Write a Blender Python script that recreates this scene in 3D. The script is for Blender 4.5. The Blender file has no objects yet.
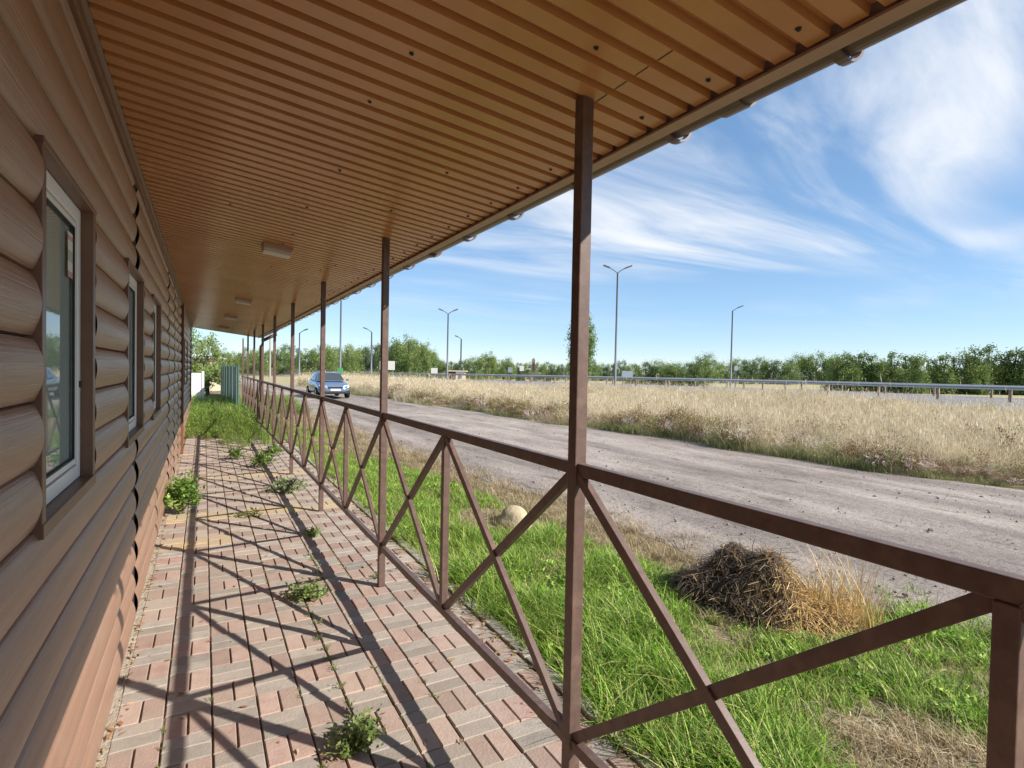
import bpy, math, random
import numpy as np
from mathutils import Matrix, Vector
random.seed(7); RNG = np.random.default_rng(7)
R = math.radians
scene = bpy.context.scene
COL = scene.collection

# ------------------------------------------------------------------ camera
CF, YAW, PITCH, ROLL, CH = 562.84, 28.70, -1.263, 1.10, 1.676
def camera_axes():
    y, p, r = R(YAW), R(PITCH), R(ROLL)
    fw = Vector((math.sin(y)*math.cos(p), math.cos(y)*math.cos(p), math.sin(p)))
    rt = Vector((math.cos(y), -math.sin(y), 0))
    up = rt.cross(fw)
    return fw, rt*math.cos(r)+up*math.sin(r), up*math.cos(r)-rt*math.sin(r)
FW, RT, UP = camera_axes()
cd = bpy.data.cameras.new('camera'); cam = bpy.data.objects.new('camera', cd); COL.objects.link(cam)
cd.sensor_width = 36; cd.lens = CF/1024*36; cd.clip_start = .05; cd.clip_end = 6000
M = Matrix((RT, UP, -FW)).transposed().to_4x4(); M.translation = (0, 0, CH); cam.matrix_world = M
scene.camera = cam

# ------------------------------------------------------------------ world, sun, exposure
SUN_AZ, SUN_EL = 139.5, 33.3            # clockwise from +Y, degrees
W = bpy.data.worlds.new('World'); scene.world = W; W.use_nodes = True
nt = W.node_tree; nt.nodes.clear()
def N(t, typ, **kw):
    n = t.nodes.new(typ)
    for k, v in kw.items():
        if k == 'inp':
            for a, b in v.items(): n.inputs[a].default_value = b
        else: setattr(n, k, v)
    return n
def build_sky():
    L = nt.links.new
    out = N(nt, 'ShaderNodeOutputWorld'); bg = N(nt, 'ShaderNodeBackground', inp={'Strength': .128})
    sky = N(nt, 'ShaderNodeTexSky', sky_type='NISHITA', sun_disc=False, sun_elevation=R(SUN_EL), sun_rotation=R(SUN_AZ),
            altitude=600, air_density=.8, dust_density=0.0, ozone_density=5.0)
    tc = N(nt, 'ShaderNodeTexCoord'); sep = N(nt, 'ShaderNodeSeparateXYZ'); L(tc.outputs['Generated'], sep.inputs[0])
    add = N(nt, 'ShaderNodeMath', operation='ADD', inp={1: .06}); L(sep.outputs['Z'], add.inputs[0])
    mx = N(nt, 'ShaderNodeMath', operation='MAXIMUM', inp={1: .02}); L(add.outputs[0], mx.inputs[0])
    dx = N(nt, 'ShaderNodeMath', operation='DIVIDE'); L(sep.outputs['X'], dx.inputs[0]); L(mx.outputs[0], dx.inputs[1])
    dy = N(nt, 'ShaderNodeMath', operation='DIVIDE'); L(sep.outputs['Y'], dy.inputs[0]); L(mx.outputs[0], dy.inputs[1])
    cv = N(nt, 'ShaderNodeCombineXYZ'); L(dx.outputs[0], cv.inputs[0]); L(dy.outputs[0], cv.inputs[1])
    # broad banks, and streaky wisps inside them
    m1 = N(nt, 'ShaderNodeMapping'); m1.inputs['Location'].default_value = CLOUD_A; m1.inputs['Rotation'].default_value = (0, 0, R(8.84)); m1.inputs['Scale'].default_value = (.30, .42, 1)
    L(cv.outputs[0], m1.inputs[0])
    n1 = N(nt, 'ShaderNodeTexNoise', inp={'Scale': 1.0, 'Detail': 3, 'Roughness': .5, 'Distortion': .5}); L(m1.outputs[0], n1.inputs['Vector'])
    m2 = N(nt, 'ShaderNodeMapping'); m2.inputs['Location'].default_value = CLOUD_B; m2.inputs['Rotation'].default_value = (0, 0, R(-14.24)); m2.inputs['Scale'].default_value = (.38, 1.25, 1)
    L(cv.outputs[0], m2.inputs[0])
    n2 = N(nt, 'ShaderNodeTexNoise', inp={'Scale': 1.0, 'Detail': 9, 'Roughness': .56, 'Distortion': 1.0}); L(m2.outputs[0], n2.inputs['Vector'])
    r1 = N(nt, 'ShaderNodeMapRange', inp={1: .36, 2: .60, 3: 0, 4: 1}); r1.interpolation_type = 'SMOOTHSTEP'; L(n1.outputs['Fac'], r1.inputs[0])
    r2 = N(nt, 'ShaderNodeMapRange', inp={1: .36, 2: .70, 3: .0, 4: 1}); r2.interpolation_type = 'SMOOTHSTEP'; L(n2.outputs['Fac'], r2.inputs[0])
    mul = N(nt, 'ShaderNodeMath', operation='MULTIPLY'); L(r1.outputs[0], mul.inputs[0]); L(r2.outputs[0], mul.inputs[1])
    # thin out towards the horizon, where a cirrus sheet is seen edge on and far off
    hz = N(nt, 'ShaderNodeMapRange', inp={1: .05, 2: .22, 3: .0, 4: 1}); hz.interpolation_type = 'SMOOTHSTEP'; L(sep.outputs['Z'], hz.inputs[0])
    mul2 = N(nt, 'ShaderNodeMath', operation='MULTIPLY'); L(mul.outputs[0], mul2.inputs[0]); L(hz.outputs[0], mul2.inputs[1])
    mul3 = N(nt, 'ShaderNodeMath', operation='MULTIPLY', inp={1: .95}); L(mul2.outputs[0], mul3.inputs[0])
    mix = N(nt, 'ShaderNodeMix', data_type='RGBA'); L(mul3.outputs[0], mix.inputs['Factor'])
    mix.inputs[7].default_value = (3.0, 3.1, 3.25, 1)
    ga = N(nt, 'ShaderNodeGamma', inp={1: .62}); L(sky.outputs[0], ga.inputs[0]); hs = N(nt, 'ShaderNodeHueSaturation', inp={'Saturation': 1.2}); L(ga.outputs[0], hs.inputs['Color']); L(hs.outputs[0], mix.inputs[6])
    L(mix.outputs[2], bg.inputs[0]); L(bg.outputs[0], out.inputs[0])
CLOUD_A, CLOUD_B = (18.02, 8.757, 0), (15.297, 3.692, 0)      # where the cloud noise is sampled
build_sky()
sd = bpy.data.lights.new('sun', 'SUN'); sun = bpy.data.objects.new('sun', sd); COL.objects.link(sun)
sd.energy = 3.0; sd.angle = R(.53); sd.color = (1.0, .92, .83)
sdir = Vector((math.sin(R(SUN_AZ))*math.cos(R(SUN_EL)), math.cos(R(SUN_AZ))*math.cos(R(SUN_EL)), math.sin(R(SUN_EL))))
sun.rotation_euler = sdir.to_track_quat('Z', 'Y').to_euler(); sun.location = sdir*60
vs = scene.view_settings; vs.view_transform = 'Standard'; vs.look = 'None'; vs.gamma = 1; vs.use_curve_mapping = False
vs.exposure = 1.36
scene.cycles.max_bounces = 7; scene.cycles.diffuse_bounces = 4; scene.cycles.transparent_max_bounces = 12
scene.cycles.use_denoising = True
scene.cycles.sample_clamp_indirect = 6

# ------------------------------------------------------------------ materials
def mat(name, col, rough=.6, spec=.5, col2=None, nscale=6, stretch=(1, 1, 1), bump=0, bscale=40, bstretch=None, coords='Object',
        metallic=0, attr=False, trans=0, var=0, lo=.35, hi=.65, detail=5, bdist=.004, ramp3=None, coat=0, dust=None):
    m = bpy.data.materials.new(name); m.use_nodes = True; t = m.node_tree; L = t.links.new
    b = t.nodes['Principled BSDF']; out = t.nodes['Material Output']
    b.inputs['Base Color'].default_value = (*col, 1); b.inputs['Roughness'].default_value = rough
    b.inputs['Specular IOR Level'].default_value = spec; b.inputs['Metallic'].default_value = metallic
    b.inputs['Coat Weight'].default_value = coat
    tc = N(t, 'ShaderNodeTexCoord'); src = None
    CO = N(t, 'ShaderNodeNewGeometry').outputs['Position'] if coords == 'World' else tc.outputs[coords]
    if attr:
        a = N(t, 'ShaderNodeVertexColor', layer_name='Col'); src = a.outputs[0]
    if col2:
        mp = N(t, 'ShaderNodeMapping'); mp.inputs['Scale'].default_value = stretch; L(CO, mp.inputs[0])
        n = N(t, 'ShaderNodeTexNoise', inp={'Scale': nscale, 'Detail': detail, 'Roughness': .6}); L(mp.outputs[0], n.inputs['Vector'])
        r = N(t, 'ShaderNodeValToRGB'); L(n.outputs['Fac'], r.inputs[0])
        r.color_ramp.elements[0].position = lo; r.color_ramp.elements[0].color = (*col, 1)
        r.color_ramp.elements[1].position = hi; r.color_ramp.elements[1].color = (*col2, 1)
        if ramp3:
            e = r.color_ramp.elements.new(ramp3[0]); e.color = (*ramp3[1], 1)
        src = r.outputs[0]
    if dust:                                     # blotches of dust or dirt with a shape of their own
        nd = N(t, 'ShaderNodeTexNoise', inp={'Scale': dust[1], 'Detail': 7, 'Roughness': .65}); L(CO, nd.inputs['Vector'])
        rd = N(t, 'ShaderNodeMapRange', inp={1: dust[2], 2: dust[3], 3: 0, 4: dust[4]}); L(nd.outputs['Fac'], rd.inputs[0])
        md = N(t, 'ShaderNodeMix', data_type='RGBA'); L(rd.outputs[0], md.inputs[0]); md.inputs[7].default_value = (*dust[0], 1)
        if src: L(src, md.inputs[6])
        else: md.inputs[6].default_value = (*col, 1)
        src = md.outputs[2]
    if var:
        oi = N(t, 'ShaderNodeObjectInfo'); mr = N(t, 'ShaderNodeMapRange', inp={1: 0, 2: 1, 3: 1-var, 4: 1+var}); L(oi.outputs['Random'], mr.inputs[0])
        hs = N(t, 'ShaderNodeHueSaturation'); L(mr.outputs[0], hs.inputs['Value'])
        if src: L(src, hs.inputs['Color'])
        else: hs.inputs['Color'].default_value = (*col, 1)
        src = hs.outputs[0]
    if src: L(src, b.inputs['Base Color'])
    if bump:
        mb = N(t, 'ShaderNodeMapping'); mb.inputs['Scale'].default_value = bstretch or (1, 1, 1); L(CO, mb.inputs[0])
        nb = N(t, 'ShaderNodeTexNoise', inp={'Scale': bscale, 'Detail': 4, 'Roughness': .6}); L(mb.outputs[0], nb.inputs['Vector'])
        bp = N(t, 'ShaderNodeBump', inp={'Strength': bump, 'Distance': bdist}); L(nb.outputs['Fac'], bp.inputs['Height']); L(bp.outputs[0], b.inputs['Normal'])
    if trans:
        tr = N(t, 'ShaderNodeBsdfTranslucent'); ms = N(t, 'ShaderNodeMixShader', inp={0: trans})
        if src: L(src, tr.inputs[0])
        else: tr.inputs[0].default_value = (*col, 1)
        L(b.outputs[0], ms.inputs[1]); L(tr.outputs[0], ms.inputs[2]); L(ms.outputs[0], out.inputs[0])
    return m
MT = {}
MT['siding'] = mat('siding', (.275, .155, .098), .33, .6, (.365, .22, .148), 3, (1, .35, 14), bump=.75, bscale=1.0, bstretch=(1, .6, 200), bdist=.004, lo=.3, hi=.7, coords='World', dust=((.38, .285, .21), 2.2, .52, .8, .4))
MT['trim'] = mat('trim', (.145, .075, .045), .4, .5, (.18, .098, .06), 8, bump=.05)
MT['backing'] = mat('backing', (.03, .02, .015), .8)
MT['soffit'] = mat('soffit', (.49, .225, .083), .27, .6, (.57, .285, .115), 2.2, (1, .6, 1), bump=.09, bscale=14, bdist=.006, coords='World', dust=((.50, .33, .17), 4, .52, .8, .4))
MT['fascia'] = mat('fascia', (.43, .285, .22), .4, .5, (.48, .33, .26), 5)
MT['gutter'] = mat('gutter', (.12, .078, .068), .3, .5, (.15, .10, .088), 5)
MT['fence'] = mat('fence', (.105, .064, .050), .44, .5, (.14, .092, .075), 25, bump=.2, bscale=120, bdist=.0015, coords='World', dust=((.25, .155, .115), 9, .52, .78, .6))
MT['white'] = mat('white_plastic', (.78, .77, .74), .35)
MT['pipe'] = mat('pipe', (.16, .07, .035), .45)
MT['curtain'] = mat('curtain', (.66, .67, .62), .9, .2, (.74, .74, .69), 3, (1, 14, .4))
MT['lampglass'] = mat('lamp_cover', (.62, .60, .56), .4)
DUST = ((.39, .325, .265), 1.5, .36, .66, .8)
MT['red_paver'] = mat('red_paver', (.345, .23, .19), .88, .25, (.42, .30, .25), 14, bump=.8, bscale=70, var=.15, bdist=.004, coords='World', dust=DUST)
MT['grey_paver'] = mat('grey_paver', (.26, .235, .205), .88, .25, (.335, .305, .265), 14, bump=.8, bscale=70, var=.15, bdist=.004, coords='World', dust=DUST)
MT['yellow_paver'] = mat('yellow_paver', (.46, .345, .18), .88, .25, (.54, .43, .26), 14, bump=.8, bscale=70, var=.1, bdist=.004, coords='World', dust=DUST)
MT['mortar'] = mat('mortar', (.34, .30, .24), .95, .1, (.48, .43, .35), 22, bump=.9, bscale=60, bdist=.015, coords='World')
MT['joint'] = mat('joint_sand', (.13, .105, .08), .95, .2, (.26, .215, .16), 12, bump=.5, bscale=120)
MT['kerb'] = mat('kerb', (.30, .28, .245), .9, .2, (.40, .375, .33), 14, bump=.5, bscale=80, var=.08)
MT['soil'] = mat('soil', (.17, .125, .085), .95, .1, (.29, .23, .15), 1.6, bump=.7, bscale=30, bdist=.02, ramp3=(.5, (.21, .185, .10)))
MT['thatch'] = mat('thatch', (.33, .27, .16), .95, .1, (.50, .43, .29), 1.2, bump=.8, bscale=25, bdist=.03, ramp3=(.5, (.38, .35, .19)))
def road_material():
    m = mat('road', (.26, .235, .215), .95, .15)
    t = m.node_tree; L = t.links.new; b = t.nodes['Principled BSDF']; tc = N(t, 'ShaderNodeTexCoord')
    mp = N(t, 'ShaderNodeMapping'); mp.inputs['Scale'].default_value = (1, .3, 1); L(tc.outputs['Object'], mp.inputs[0])
    n1 = N(t, 'ShaderNodeTexNoise', inp={'Scale': 1.3, 'Detail': 8, 'Roughness': .68}); L(mp.outputs[0], n1.inputs['Vector'])
    r1 = N(t, 'ShaderNodeValToRGB'); L(n1.outputs['Fac'], r1.inputs[0])
    r1.color_ramp.elements[0].position = .32; r1.color_ramp.elements[0].color = (.23, .20, .18, 1)
    r1.color_ramp.elements[1].position = .66; r1.color_ramp.elements[1].color = (.43, .38, .345, 1)
    n2 = N(t, 'ShaderNodeTexNoise', inp={'Scale': 16, 'Detail': 8, 'Roughness': .75}); L(tc.outputs['Object'], n2.inputs['Vector'])
    r2 = N(t, 'ShaderNodeValToRGB'); L(n2.outputs['Fac'], r2.inputs[0])
    r2.color_ramp.elements[0].position = .30; r2.color_ramp.elements[0].color = (.45, .45, .46, 1)
    r2.color_ramp.elements[1].position = .52; r2.color_ramp.elements[1].color = (1.05, 1.04, 1.02, 1)
    mx = N(t, 'ShaderNodeMix', data_type='RGBA', blend_type='MULTIPLY', inp={0: .8}); L(r1.outputs[0], mx.inputs[6]); L(r2.outputs[0], mx.inputs[7])
    m4 = N(t, 'ShaderNodeMapping'); m4.inputs['Scale'].default_value = (1.5, .06, 1); m4.inputs['Rotation'].default_value = (0, 0, .06); L(tc.outputs['Object'], m4.inputs[0])
    n4 = N(t, 'ShaderNodeTexNoise', inp={'Scale': 1.0, 'Detail': 3, 'Roughness': .5}); L(m4.outputs[0], n4.inputs['Vector'])
    r4 = N(t, 'ShaderNodeValToRGB'); L(n4.outputs['Fac'], r4.inputs[0])
    r4.color_ramp.elements[0].position = .38; r4.color_ramp.elements[0].color = (.74, .73, .72, 1); r4.color_ramp.elements[1].position = .62; r4.color_ramp.elements[1].color = (1.12, 1.11, 1.08, 1)
    n5 = N(t, 'ShaderNodeTexNoise', inp={'Scale': 2.6, 'Detail': 8, 'Roughness': .7}); L(mp.outputs[0], n5.inputs['Vector'])
    r5 = N(t, 'ShaderNodeValToRGB'); L(n5.outputs['Fac'], r5.inputs[0])
    r5.color_ramp.elements[0].position = .30; r5.color_ramp.elements[0].color = (.5, .49, .48, 1); r5.color_ramp.elements[1].position = .42; r5.color_ramp.elements[1].color = (1, 1, 1, 1)
    x4 = N(t, 'ShaderNodeMix', data_type='RGBA', blend_type='MULTIPLY', inp={0: .9}); L(mx.outputs[2], x4.inputs[6]); L(r4.outputs[0], x4.inputs[7])
    x5 = N(t, 'ShaderNodeMix', data_type='RGBA', blend_type='MULTIPLY', inp={0: .9}); L(x4.outputs[2], x5.inputs[6]); L(r5.outputs[0], x5.inputs[7])
    L(x5.outputs[2], b.inputs['Base Color'])
    bp = N(t, 'ShaderNodeBump', inp={'Strength': .9, 'Distance': .03}); L(n2.outputs['Fac'], bp.inputs['Height']); L(bp.outputs[0], b.inputs['Normal'])
    return m
MT['road'] = road_material()
MT['asphalt'] = mat('asphalt', (.20, .20, .21), .9, .2, (.25, .25, .25), .5)
MT['grass'] = mat('grass_blade', (.1, .16, .03), .5, .3, attr=True, trans=.35, var=.22)
MT['dry'] = mat('dry_blade', (.4, .3, .15), .7, .2, attr=True, trans=.3, var=.34)
MT['leaf'] = mat('leaf', (.06, .1, .02), .5, .3, attr=True, trans=.3)
MT['bark'] = mat('bark', (.12, .09, .065), .9, .2, (.18, .14, .10), 12, bump=.5)
MT['straw'] = mat('straw', (.4, .28, .12), .8, .2, attr=True, trans=.15)
MT['stone'] = mat('stone', (.40, .33, .21), .9, .2, (.50, .42, .29), 7, bump=.6, bscale=18, bdist=.03)
MT['zinc'] = mat('zinc', (.42, .44, .46), .45, .5, metallic=.4)
MT['lampsteel'] = mat('lamp_steel', (.13, .145, .17), .5, .5)
MT['rust'] = mat('rusty_post', (.23, .17, .12), .7)
MT['green_sheet'] = mat('green_sheet', (.055, .105, .085), .5, .5, var=.2)
MT['carpaint'] = mat('car_paint', (.15, .23, .36), .22, .6, metallic=.35, coat=.7)
MT['carglass'] = mat('car_glass', (.03, .04, .05), .06, .8)
MT['tyre'] = mat('tyre', (.02, .02, .02), .9, .2)
MT['rim'] = mat('rim', (.45, .45, .46), .35, metallic=.7)
MT['black'] = mat('black_plastic', (.015, .015, .016), .6)
MT['headlamp'] = mat('headlamp', (.75, .78, .8), .1, .8)
MT['plate'] = mat('plate', (.75, .75, .72), .5)
MT['signwhite'] = mat('sign_white', (.72, .72, .66), .5)
MT['signgrey'] = mat('sign_grey', (.30, .35, .42), .45)
MT['signgreen'] = mat('sign_green', (.10, .36, .14), .5)
MT['cream'] = mat('cream_wall', (.62, .50, .33), .85, .2, (.68, .57, .40), 2)
MT['brown_wall'] = mat('brown_wall', (.28, .17, .10), .85, .2)
MT['monument'] = mat('monument_stone', (.55, .43, .30), .8, .2, (.64, .52, .38), 4)
MT['hill'] = mat('hill', (.20, .22, .17), .95, .1, (.34, .32, .24), .01, detail=8)
MT['roofred'] = mat('far_roof', (.30, .17, .12), .8)
def pane_material():
    m = bpy.data.materials.new('window_pane'); m.use_nodes = True; t = m.node_tree; t.nodes.clear(); L = t.links.new
    o = N(t, 'ShaderNodeOutputMaterial'); fr = N(t, 'ShaderNodeFresnel', inp={'IOR': 1.55})
    tr = N(t, 'ShaderNodeBsdfTransparent', inp={0: (.86, .92, .89, 1)}); g = N(t, 'ShaderNodeBsdfGlossy', inp={'Roughness': .015})
    mr = N(t, 'ShaderNodeMapRange', inp={1: 0, 2: 1, 3: .06, 4: 1}); L(fr.outputs[0], mr.inputs[0])
    mx = N(t, 'ShaderNodeMixShader'); L(mr.outputs[0], mx.inputs[0]); L(tr.outputs[0], mx.inputs[1]); L(g.outputs[0], mx.inputs[2]); L(mx.outputs[0], o.inputs[0])
    return m
MT['pane'] = pane_material()

# ------------------------------------------------------------------ mesh helpers
class MB:
    def __init__(s): s.v = []; s.f = []; s.m = []; s.mats = None
    def add(s, vs, fs):
        k = len(s.v); s.v += [tuple(p) for p in vs]; s.f += [tuple(i+k for i in f) for f in fs]; return s
    def box(s, x0, x1, y0, y1, z0, z1):
        return s.add([(x0,y0,z0),(x1,y0,z0),(x1,y1,z0),(x0,y1,z0),(x0,y0,z1),(x1,y0,z1),(x1,y1,z1),(x0,y1,z1)],
                     [(0,3,2,1),(4,5,6,7),(0,1,5,4),(1,2,6,5),(2,3,7,6),(3,0,4,7)])
    def bar(s, A, B, w, d, side=(1, 0, 0)):
        """bar from A to B; w across, d along 'side'"""
        A, B = Vector(A), Vector(B); t = (B-A).normalized(); sd_ = Vector(side); sd_ = (sd_ - t*sd_.dot(t)).normalized(); u = t.cross(sd_)
        o = [sd_*(a*d/2)+u*(b*w/2) for a, b in ((-1,-1),(1,-1),(1,1),(-1,1))]
        return s.add([A+p for p in o]+[B+p for p in o], [(3,2,1,0),(4,5,6,7),(0,1,5,4),(1,2,6,5),(2,3,7,6),(3,0,4,7)])
    def tube(s, pts, rad, n=8, caps=True):
        pts = [Vector(p) for p in pts]; rad = rad if isinstance(rad, (list, tuple)) else [rad]*len(pts); k = len(s.v); vs = []; fs = []
        for i, p in enumerate(pts):
            t = (pts[min(i+1, len(pts)-1)]-pts[max(i-1, 0)]).normalized()
            a = Vector((0,0,1)) if abs(t.z) < .9 else Vector((1,0,0)); u = t.cross(a).normalized(); w = t.cross(u)
            vs += [p+(u*math.cos(2*math.pi*j/n)+w*math.sin(2*math.pi*j/n))*rad[i] for j in range(n)]
        for i in range(len(pts)-1):
            for j in range(n):
                fs.append((i*n+j, i*n+(j+1)%n, (i+1)*n+(j+1)%n, (i+1)*n+j))
        if caps: fs += [tuple(range(n)), tuple(reversed(range((len(pts)-1)*n, len(pts)*n)))]
        return s.add(vs, fs)
    def extrude(s, prof, A, B, plane='xz', closed=True, caps=True):
        """profile of 2-D points in the plane, swept between offsets A and B along the remaining axis"""
        def P(p, q): return {'xz': (p[0], q, p[1]), 'xy': (p[0], p[1], q), 'yz': (q, p[0], p[1])}[plane]
        n = len(prof); vs = [P(p, A) for p in prof]+[P(p, B) for p in prof]; fs = []
        for i in range(n if closed else n-1):
            j = (i+1) % n; fs.append((i, j, n+j, n+i))
        if caps and closed: fs += [tuple(reversed(range(n))), tuple(range(n, 2*n))]
        return s.add(vs, fs)
    def lathe(s, prof, n=12, c=(0, 0, 0)):
        vs = [(c[0]+r*math.cos(2*math.pi*j/n), c[1]+r*math.sin(2*math.pi*j/n), c[2]+z) for r, z in prof for j in range(n)]
        fs = [(i*n+j, i*n+(j+1)%n, (i+1)*n+(j+1)%n, (i+1)*n+j) for i in range(len(prof)-1) for j in range(n)]
        return s.add(vs, fs)
    def mesh(s, name, material, smooth=False):
        me = bpy.data.meshes.new(name); me.from_pydata(s.v, [], s.f)
        if material: me.materials.append(material)
        if smooth: me.polygons.foreach_set('use_smooth', [True]*len(me.polygons))
        me.update(); return me
    def build(s, name, material, parent=None, world=False, smooth=False, bevel=0):
        if world and parent:
            o = origin(parent); s.v = [(a-o.x, b-o.y, c-o.z) for a, b, c in s.v]
        return link(name, s.mesh(name, material, smooth), parent, bevel=bevel)
def origin(o):
    l = Vector(o.location)
    while o.parent: o = o.parent; l += o.location
    return l
def link(name, data, parent=None, loc=(0, 0, 0), bevel=0):
    o = bpy.data.objects.new(name, data); COL.objects.link(o); o.location = loc; o.parent = parent
    if bevel:
        b = o.modifiers.new('bevel', 'BEVEL'); b.width = bevel; b.segments = 2; b.limit_method = 'ANGLE'
    return o
def tag(o, label=None, cat=None, group=None, kind=None):
    for k, v in (('label', label), ('category', cat), ('group', group), ('kind', kind)):
        if v: o[k] = v
    return o
def thing(name, label, cat, loc=(0, 0, 0), rz=0, group=None):
    o = link(name, None, None, loc); o.rotation_euler.z = rz; o.empty_display_size = .1
    return tag(o, label, cat, group)
def copy_tree(o, parent=None):
    c = o.copy(); COL.objects.link(c); c.parent = parent
    for ch in list(o.children): copy_tree(ch, c)
    return c
ORD = ('first second third fourth fifth sixth seventh eighth ninth tenth eleventh twelfth thirteenth fourteenth fifteenth sixteenth seventeenth eighteenth nineteenth twentieth '
       'twenty-first twenty-second twenty-third twenty-fourth twenty-fifth twenty-sixth twenty-seventh twenty-eighth twenty-ninth thirtieth thirty-first thirty-second thirty-third thirty-fourth thirty-fifth '
       'thirty-sixth thirty-seventh thirty-eighth thirty-ninth fortieth forty-first forty-second forty-third forty-fourth forty-fifth').split()
COUNT = {}
def nth(group):
    COUNT[group] = COUNT.get(group, 0)+1; return ORD[min(len(ORD), COUNT[group])-1]
def colmesh(name, v, f, cols, material, smooth=False):
    me = bpy.data.meshes.new(name); v = np.asarray(v, np.float32); f = np.asarray(f, np.int32)
    k = f.shape[1]; me.vertices.add(len(v)); me.vertices.foreach_set('co', v.ravel())
    me.loops.add(f.size); me.loops.foreach_set('vertex_index', f.ravel()); me.polygons.add(len(f))
    me.polygons.foreach_set('loop_start', np.arange(0, f.size, k, dtype=np.int32)); me.polygons.foreach_set('loop_total', np.full(len(f), k, np.int32))
    me.update(calc_edges=True); a = me.color_attributes.new('Col', 'FLOAT_COLOR', 'POINT')
    c4 = np.ones((len(v), 4), np.float32); c4[:, :3] = cols; a.data.foreach_set('color', c4.ravel())
    me.materials.append(material)
    if smooth: me.polygons.foreach_set('use_smooth', np.ones(len(f), bool))
    return me
def at(px, depth, z=0.0):
    """ground position seen at picture column px at the given distance along the view"""
    lat = (px-512)/CF*depth; y = R(YAW)
    return Vector((depth*math.sin(y)+lat*math.cos(y), depth*math.cos(y)-lat*math.sin(y), z))
def column_of(x, y):
    a = R(YAW); d = x*math.sin(a)+y*math.cos(a); l = x*math.cos(a)-y*math.sin(a)
    return (512+CF*l/np.maximum(d, .01)), d

# ------------------------------------------------------------------ ground, road
def road_near(y): return 4.35-.055*np.minimum(y, 20)-.0*y + .12*np.sin(y*1.3)+.07*np.sin(y*3.1+1)
def road_far(y): return 11.45-.075*y + .22*np.sin(y*.62+.5)+.10*np.sin(y*1.9)
tag(MB().add([(-900,-900,-.03),(1500,-900,-.03),(1500,1500,-.03),(-900,1500,-.03)], [(0,1,2,3)]).build('ground', MT['soil']), kind='structure')
def build_road():
    ys = np.concatenate([np.arange(-8, 30, .35), np.arange(30, 110, 1.5)]); n = 40; v = []; f = []
    for y in ys:
        a, b = road_near(y), max(road_far(y), road_near(y)+3.2)
        for i in range(n+1):
            t = i/n; x = a+(b-a)*t
            z = -.026+.05*math.sin(math.pi*min(1, t*6)/2)*math.sin(math.pi*min(1, (1-t)*6)/2)
            z += (.016*math.sin(x*2.1+y*.3)*math.sin(y*.7+x)-.022*sum(math.exp(-((x-a-c_-.15*math.sin(y*.21+c_))/.22)**2) for c_ in (1.5, 3.1, 4.6, 6.0)))*(.08 < t < .92)
            v.append((x, y, z))
    for j in range(len(ys)-1):
        for i in range(n):
            k = j*(n+1)+i; f.append((k, k+1, k+n+2, k+n+1))
    o = MB().add(v, f).build('dirt_road', MT['road'], smooth=True); tag(o, kind='structure')
build_road()
def build_meadow_floor():
    ys = np.arange(-10, 111, 1.0); v = []; f = []
    for y in ys:
        a = max(road_far(y), road_near(y)+3.2)-.12
        v += [(a, y, -.027), (a+2, y, -.026), (a+30, y, -.026), (a+120, y, -.026)]
    for j in range(len(ys)-1):
        for i in range(3): k = j*4+i; f.append((k, k+1, k+5, k+4))
    tag(MB().add(v, f).build('meadow', MT['thatch']), kind='structure')
build_meadow_floor()

# highway beyond the meadow: a low causeway with two guard rails
HWY = [(1330, 24, .42), (1150, 30, .40), (953, 38, .36), (770, 51, .35), (575, 68, .30), (440, 86, .2), (330, 112, .1), (250, 150, .05)]
def hwy_path(off):
    pts = [at(*p) for p in HWY]; out = []
    for i, p in enumerate(pts):
        t = (pts[min(i+1, len(pts)-1)]-pts[max(i-1, 0)]); t.z = 0; t.normalize(); nrm = Vector((t.y, -t.x, 0))
        if nrm.dot(p) < 0: nrm = -nrm
        out.append(p+nrm*off)
    return out
def resample(pts, step):
    out = []; carry = 0
    for a, b in zip(pts, pts[1:]):
        d = (b-a).length; s = carry
        while s < d: out.append(a.lerp(b, s/d)); s += step
        carry = s-d
    return out
def build_highway():
    offs = [(-7, -.5), (-4.2, -.02), (12.5, -.02), (15, -.5)]; rows = [hwy_path(o) for o, _ in offs]; v = []; f = []
    for i in range(len(HWY)):
        for r, (o, dz) in zip(rows, offs): v.append((r[i].x, r[i].y, r[i].z+dz))
    for i in range(len(HWY)-1):
        for j in range(3): k = i*4+j; f.append((k, k+1, k+5, k+4))
    tag(MB().add(v, f).build('highway', MT['asphalt']), kind='structure')
    for off, label in ((0, 'long grey steel guard rail along the near edge of the highway'), (9.5, 'second grey guard rail on the far side of the highway')):
        path = hwy_path(off); t = thing('guard_rail', label, 'guard rail', path[2], group='highway guard rails')
        prof = [(-.02, -.12), (.05, -.08), (.05, -.05), (-.02, 0), (.05, .05), (.05, .08), (-.02, .12)]; pts = resample(path, 4.0); v = []; f = []
        for i, p in enumerate(pts):
            tg = pts[min(i+1, len(pts)-1)]-pts[max(i-1, 0)]; nr = Vector((tg.y, -tg.x, 0)).normalized()
            if nr.dot(p) > 0: nr = -nr
            for a, b in prof: v.append(p+nr*(a+.12)+Vector((0, 0, .86+b)))
        k = len(prof)
        for i in range(len(pts)-1):
            for j in range(k-1): f.append((i*k+j, i*k+j+1, (i+1)*k+j+1, (i+1)*k+j))
        MB().add(v, f).build('rail_beam', MT['zinc'], t, world=True)
        pm = MB().box(-.06, .06, -.08, .08, -.1, .98).mesh('post', MT['rust'])
        for p in pts:
            q, d = column_of(p.x, p.y)
            if 250 < q < 1150: link('post', pm, t, p-t.location)
build_highway()

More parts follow.
